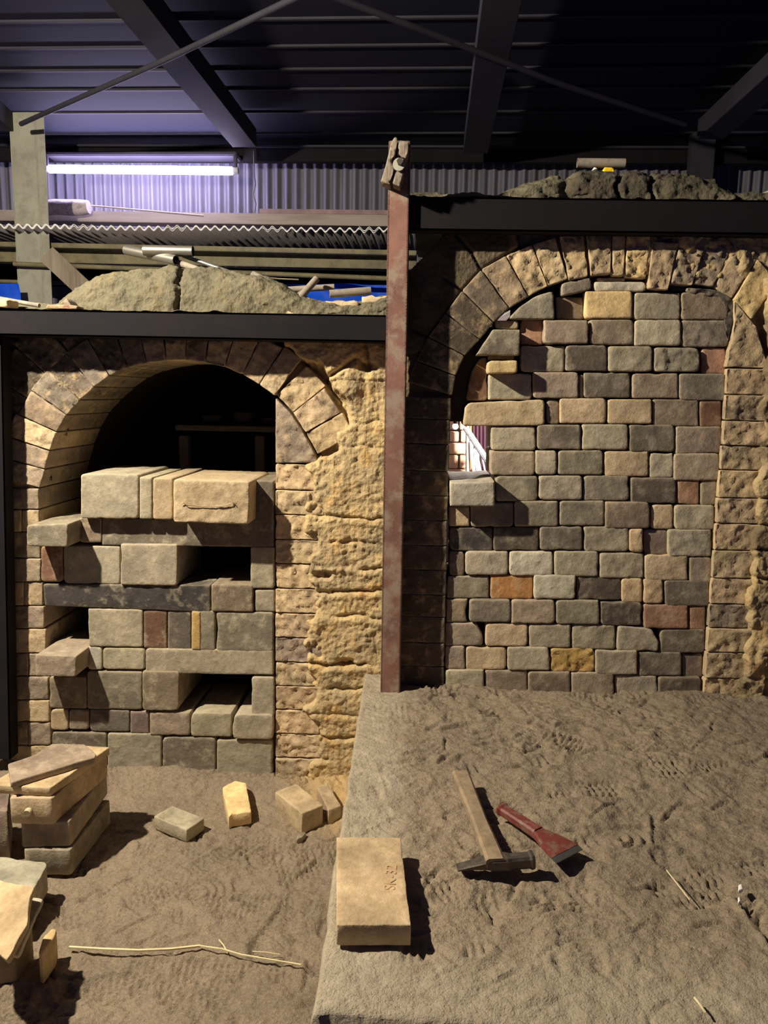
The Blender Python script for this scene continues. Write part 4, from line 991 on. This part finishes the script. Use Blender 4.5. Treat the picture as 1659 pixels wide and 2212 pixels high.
# ------------------------------------------------------------------ THE SHED BEHIND
# corrugated iron back wall: one sheet after another
YB = 5.2
zt = PY(600, 312, YB).z; zb = .0
wb_ = empty('wall_back', (0, YB, zb), 'corrugated iron back wall of the shed', None); wb_['kind'] = 'structure'
xw = -3.6; i = 0
while xw < 3.6:
    W_ = .82; n = int(W_/.0635*10)+1; Vv = []; Fc = []
    for j in range(n):
        x = xw+j*.00635; y = YB+(i % 2)*.003+.015*math.sin(x/.0635*2*math.pi)
        Vv += [(x, y, zb), (x, y, zt+.02)]
        if j: Fc.append((2*j-2, 2*j, 2*j+1, 2*j-1))
    link_mesh('corrugated_sheet', Vv, Fc, M_CORR, wb_, True)
    xw += W_-.05; i += 1
# ceiling: flat deck with purlins, rafters, bracing rods
ZC = PY(600, 300, 5.05).z-.108
ceil = box('ceiling', (0, 3.2, ZC+.108), (8.0, 4.3, .02), M_SHEET); ceil['kind'] = 'structure'; ceil['label'] = 'dark shed roof deck'
TR = 1
def trim(label, p0, p1, wx, wy, mat=M_ROOFSTEEL, name='trim'):
    global TR
    o = bar('%s_%d' % (name, TR), p0, p1, wx, wy, mat, None, .002); o['kind'] = 'structure'; o['label'] = label; TR += 1; return o
for yy in (-60, 38, 97, 147, 190, 240, 286):
    p = PZ(600, yy, ZC+.1); trim('roof purlin running left to right', Vector((-4, p.y, ZC+.095)), Vector((4, p.y, ZC+.095)), .02, .012)
def pz(x, y): return PZ(x, y, ZC-.02)
a, b_ = pz(528, 298), pz(300, 10); trim('left slanting rafter', a, b_+(b_-a)*.6, .14, .10)
a, b_ = pz(1028, 312), pz(1080, 5); trim('middle rafter', a, b_+(b_-a)*.6, .14, .10)
a, b_ = pz(1535, 280), pz(1680, 150); trim('right rafter', a, b_+(b_-a)*.8, .14, .10)
a, b_ = PZ(0, 262, ZC-.02), PZ(-150, 130, ZC-.02); trim('far left rafter', a, b_, .14, .10)
def rod(label, pts, r_=.012):
    global TR
    o = tube('trim_%d' % TR, [PZ(x, y, ZC-.09) for x, y in pts], r_, M_ROOFSTEEL, None, 8); o['kind'] = 'structure'; o['label'] = label; TR += 1
rod('bracing rod rising from the left column', [(45, 268), (345, 135), (660, -15)])
rod('bracing rod falling to the right column', [(700, -15), (920, 68), (1200, 178), (1480, 270)])
zE = PY(600, 310, 5.02).z
trim('eave beam along the top of the back wall', Vector((-3.9, 5.03, zE-.06)), Vector((3.9, 5.03, zE-.09)), .05, .075, M_BEAM)
trim('edge flange of the eave beam', Vector((-3.9, 5.02, zE-.015)), Vector((3.9, 5.02, zE-.045)), .09, .012, M_ROOFSTEEL)

# columns
cl = empty('steel_column', PY(70, 660, 4.35), 'tall grey-green steel column at the left in front of the fluorescent tube', 'column')
a0, a1 = PY(26, 285, 4.35), PY(46, 720, 4.35); w0 = PY(82, 285, 4.35).x-a0.x
xc = (a0.x+a1.x+w0)/2+.006
box('web', (xc-.012, 4.35, (a0.z+a1.z)/2), (w0-.01, .008, a0.z-a1.z+.2), M_COLUMN, cl, .001)
box('flange', (xc-.012+w0/2, 4.35+.02, (a0.z+a1.z)/2), (.008, .05, a0.z-a1.z+.2), M_COLUMN, cl, .001)
box('lip', (xc+w0/2+.012, 4.35+.0, (a0.z+a1.z)/2), (.045, .006, a0.z-a1.z+.2), M_COLUMN, cl, .001)
box('flange', (xc-.012-w0/2, 4.35+.03, (a0.z+a1.z)/2), (.008, .06, a0.z-a1.z+.2), M_COLUMN, cl, .001)
cr_ = empty('steel_column', PY(1525, 400, 4.9), 'dark steel column at the far right behind the right kiln dome', 'column')
a0 = PY(1522, 290, 4.9)
box('web', (a0.x, 4.9, a0.z-1.2), (.13, .01, 2.6), M_ROOFSTEEL, cr_, .001)
for s in (-1, 1): box('flange', (a0.x+s*.065, 4.93, a0.z-1.2), (.01, .06, 2.6), M_ROOFSTEEL, cr_, .001)
br = bar('brace_plank', PY(100, 548, 4.2), PY(190, 632, 4.25), .02, .10, M_WOOD, None, .003)
tag(br, 'short slanting timber brace behind the steel column at the left', 'plank')

# fluorescent lamp
p0 = PY(100, 365, 4.88); p1 = PY(508, 369, 4.88)
fl = empty('fluorescent_lamp', (p0+p1)/2, 'glowing fluorescent tube lamp hanging before the corrugated wall', 'lamp')
tube('tube', [p0+Vector((.02, 0, 0)), p1-Vector((.02, 0, 0))], .024, M_TUBE, fl, 14)
for p in (p0, p1): tube('end_cap', [p-Vector((.02, 0, 0)), p+Vector((.02, 0, 0))], .020, M_FIXTURE, fl, 12)
box('fitting_body', ((p0.x+p1.x)/2, 4.95, p0.z+.092), (p1.x-p0.x+.02, .13, .025), M_ROOFSTEEL, fl, .006)
for p in (p0, p1): box('lamp_holder', (p.x, 4.89, p.z+.045), (.02, .02, .09), M_ROOFSTEEL, fl, .003)

# shelf of timbers under the lamp
def hbar(name, xa, ya, xb, yb, Y, h, d, mat, label, cat='plank', group=None, rnd_=False):
    a, b_ = PY(xa, ya, Y), PY(xb, yb, Y)
    if rnd_: o = tube(name, [a, (a+b_)/2, b_], h/2, mat, None, 10)
    else: o = bar(name, a, b_, h, d, mat, None, .003, up=Vector((0, 1, 0)))
    return tag(o, label, cat, group)
hbar('timber_beam', -80, 468, 900, 482, 4.98, .065, .12, M_SHELFWOOD, 'long dusty timber beam forming the shelf below the fluorescent tube', 'timber')
hbar('timber_batten', 205, 459, 445, 467, 4.96, .012, .04, M_SHELFWOOD, 'thin batten lying on the shelf right of the rolled sack', 'plank')
hbar('timber_plank', 562, 458, 900, 462, 4.97, .03, .05, plain('pinkish_plank', srgb(150, 126, 126)), 'pinkish plank lying on the shelf left of the red post', 'plank')
hbar('thin_rod', 95, 435, 440, 466, 4.9, .010, .01, M_SHELFWOOD, 'thin pale rod slanting across the shelf over the rolled sack', 'rod', None, True)
rings_ = [PY(x, 449+RND.uniform(-2, 2), 4.86) for x in (70, 95, 120, 150, 175, 192)]
sk = tube('rolled_sack', rings_, .045, M_SACK, None, 16, radii=[.040, .045, .046, .048, .047, .040]); tag(sk, 'rolled rough grey sack on the shelf beside the left column', 'sack')
# corrugated cement sheets stored on the rack, edges towards us
zs = PY(400, 492, 4.25).z
cs = empty('sheet_stack', (-1, 4.5, zs), 'row of overlapping corrugated cement sheets stored flat on the rack below the shelf', 'roof sheets')
x = -3.0; i = 0; pit = .0635*4.25/5.2*1.0
while x < .9:
    nW = 12; n = nW*12+1; Vv = []; Fc = []
    wz = PY(829+ (x/4.25)*F, 492, 4.25)
    for j in range(n):
        xx = x+j*pit/12; z = zs-.009+.010*math.sin(xx/pit*2*math.pi)+(i % 2)*.004+ (xx+1)*-.004
        for (yy, dz) in ((4.25, 0), (4.95, 0), (4.95, .007), (4.25, .007)): Vv.append((xx, yy, z+dz))
        if j:
            o_ = 4*j; Fc += [(o_-4, o_, o_+1, o_-3), (o_-1, o_-2, o_+2, o_+3), (o_-4, o_-1, o_+3, o_)]
    link_mesh('corrugated_sheet', Vv, Fc, M_SLATE, cs, True)
    Ve = []; Fe = []
    for j in range(n):
        a_ = Vv[4*j]; Ve += [(a_[0], 4.247, a_[2]-.001), (a_[0], 4.247, a_[2]+.0075), (a_[0], 4.262, a_[2]-.001), (a_[0], 4.262, a_[2]+.0075)]
        if j: k_ = 4*j; Fe += [(k_-4, k_, k_+1, k_-3), (k_-4, k_-2, k_+2, k_), (k_-3, k_+1, k_+3, k_-1)]
    link_mesh('lit_sheet_edge', Ve, Fe, M_LIT_EDGE, cs, True)  # added pale strip, colour stands for lamplight on the cut edge
    x += pit*(nW-2); i += 1
hbar('rack_rail', -80, 527, 900, 548, 4.4, .026, .05, M_POLE, 'upper olive-brown rail just below the corrugated sheets', 'rail', 'rails of the storage rack')
hbar('rack_board', -80, 548, 900, 566, 4.5, .085, .03, M_POLE, 'wide dark olive board behind the rails under the corrugated sheets', 'board', 'rails of the storage rack')
hbar('bamboo_pole', 30, 570, 900, 604, 4.3, .026, .03, M_POLE, 'bamboo pole with nodes crossing just above the left dome', 'pole', 'bamboo poles behind the left dome', True)
hbar('bamboo_pole', -80, 605, 900, 634, 4.6, .022, .03, M_POLE, 'lower bamboo pole directly above the blue tarpaulin', 'pole', 'bamboo poles behind the left dome', True)
hbar('dark_board', -80, 590, 900, 612, 4.9, .14, .02, M_BEAM, 'blackish board in the gap between the two bamboo poles', 'board')
def tarp(x0, y0, x1, y1, Y, label):
    nx, nz = 50, 16; a = PY(x0, y0, Y); b_ = PY(x1, y1, Y)
    g = np.linspace(a.x, b_.x, nx); h = np.linspace(b_.z, a.z, nz); Xg, Zg = np.meshgrid(g, h)
    Yg = Y+fbm(Xg, Zg, 5, 3, 2)*.06+np.sin(Zg*40+Xg*2)*.008
    tag(np_mesh('tarpaulin', np.stack([Xg.ravel(), Yg.ravel(), Zg.ravel()], 1), grid_faces(nx, nz), M_TARP), label, 'tarpaulin')
tarp(560, 612, 900, 720, 4.5, 'bright blue tarpaulin behind the rubble left of the red post')
tarp(-60, 612, 48, 740, 4.2, 'blue tarpaulin at the left frame edge behind the steel column')
wv = [PY(x, y, 4.99) for x, y in ((548, 326), (549, 380), (552, 398), (547, 420), (553, 440), (549, 465), (551, 488))]
tag(tube('hanging_wire', wv, .004, M_IRON, None, 6), 'kinked wire hanging before the corrugated wall right of the tube', 'wire')

# pipes lying on the left dome
def pipe(name, a, b, Y0_, Y1_, r_, mat, label, hollow=True, cat='pipe', group='pipes on top of the left kiln'):
    return tag(tube(name, [PY(*a, Y0_), PY(*b, Y1_)], r_, mat, None, 16, hollow), label, cat, group)
yp = YL+.16
pipe('steel_pipe', (311, 541), (417, 543), yp, yp, .0155, M_CHROME, 'bright short steel pipe lying topmost on the left dome')
pipe('steel_pipe', (272, 540), (380, 562), yp+.06, yp-.02, .0140, M_CHROME, 'dull steel pipe under the bright one, pointing left on the left dome')
pipe('steel_pipe', (352, 556), (435, 585), yp+.02, yp-.03, .009, M_DUSTPIPE, 'dusty pipe pointing down right under the bright pipe')
pipe('steel_rod', (395, 552), (530, 600), yp+.03, yp-.02, .006, M_CHROME, 'thin shiny rod slanting down the right of the left dome', False)
pipe('clay_pipe', (546, 593), (592, 618), yp+.02, yp-.01, .011, M_DUSTPIPE, 'grey stub leaning at the right foot of the left dome')
pipe('clay_pipe', (603, 627), (722, 620), yp, yp+.02, .009, M_DUSTPIPE, 'long grey rounded bar lying across the rubble right of the left dome', False)
pipe('clay_pipe', (640, 652), (684, 602), yp-.06, yp-.02, .010, M_DUSTPIPE, 'dark grey bar propped up in the rubble right of the left dome', False)
pipe('clay_pipe', (712, 635), (801, 628), yp-.02, yp, .0115, M_DUSTPIPE, 'pale grey tube end lying nearest the red post on the left kiln')
pipe('clay_pipe', (668, 622), (640, 644), yp+.02, yp-.01, .010, M_DUSTPIPE, 'grey bar crossing behind the propped one in the rubble', False)
tag(tube('thin_stick', [PY(x, y, yp+.03) for x, y in ((565, 598), (600, 602), (645, 604))], .002, M_POLE, None, 6), 'thin stick behind the rubble right of the left dome', 'stick')
p = PY(0, 645, YL+.05); p2 = PY(85, 660, YL+.02)
tag(tube('bent_bar', [PY(-30, 632, YL+.06), p, p2], .006, M_DUSTPIPE, None, 8), 'thin bar slanting down over the beam at the left frame edge', 'bar')
stone('brick_fragment', [(lambda q: (q.x, q.z))(PY(x, y, YL-.06)) for x, y in ((-20, 664), (16, 664), (18, 648), (14, 645), (-20, 646))], Vector((0, YL-.06, 0)), FACADE, .06, M_CLAYBRICK, cc('c'), None, r=.003, rough=.004)
tag(COL.objects[-1], 'tan brick fragment on the black beam at the left frame edge', 'brick')
stone('brick_fragment', [(lambda q: (q.x, q.z))(PY(x, y, YL-.07)) for x, y in ((98, 667), (166, 668), (168, 661), (150, 658), (102, 658))], Vector((0, YL-.07, 0)), FACADE, .04, M_CLAYBRICK, cc('R'), None, r=.002, rough=.003)
tag(COL.objects[-1], 'thin reddish brick sliver on the black beam below the steel column', 'brick')
for (x, y, s, lb) in ((740, 655, .05, 'flat crumpled scrap under the pale tube end'), (655, 650, .03, 'lump of rubble under the crossed grey bars'), (812, 645, .04, 'rough rubble lump against the red post')):
    pq = PY(x, y, yp-.04)
    o = stone('rubble_piece', [(pq.x-s, pq.y-.02), (pq.x+s, pq.y-.03), (pq.x+s*.8, pq.y+.04), (pq.x-s*.9, pq.y+.03)], Vector((0, 0, pq.z+.004)), TOP, .02, M_CLAYBRICK, cc('t'), None, r=.01, rough=.006)
    tag(o, lb, 'rubble')
# on the right dome
pipe('paper_roll', (1247, 352), (1350, 353), YR+.22, YR+.22, .0125, M_DUSTPIPE, 'grey-brown roll lying on top of the right dome', True, 'roll', None)
for (x0, x1, mt, lb) in ((1280, 1292, M_WHITE, 'white glove tip under the roll on the right dome'), (1303, 1328, M_YELLOWCLOTH, 'yellow cloth scrap under the roll on the right dome')):
    stone('cloth_scrap', [(lambda q: (q.x, q.z))(PY(x, y, YR+.19)) for x, y in ((x0, 372), (x1, 372), (x1-1, 364), (x1-5, 361), (x0+3, 361))], Vector((0, YR+.19, 0)), FACADE, .03, mt, None, None, r=.002, rough=.001)
    tag(COL.objects[-1], lb, 'cloth')
pipe('pale_bar', (1632, 430), (1680, 408), YR+.1, YR+.1, .007, M_SHELFWOOD, 'pale bar end at the right frame edge above the right beam', True, 'bar', None)
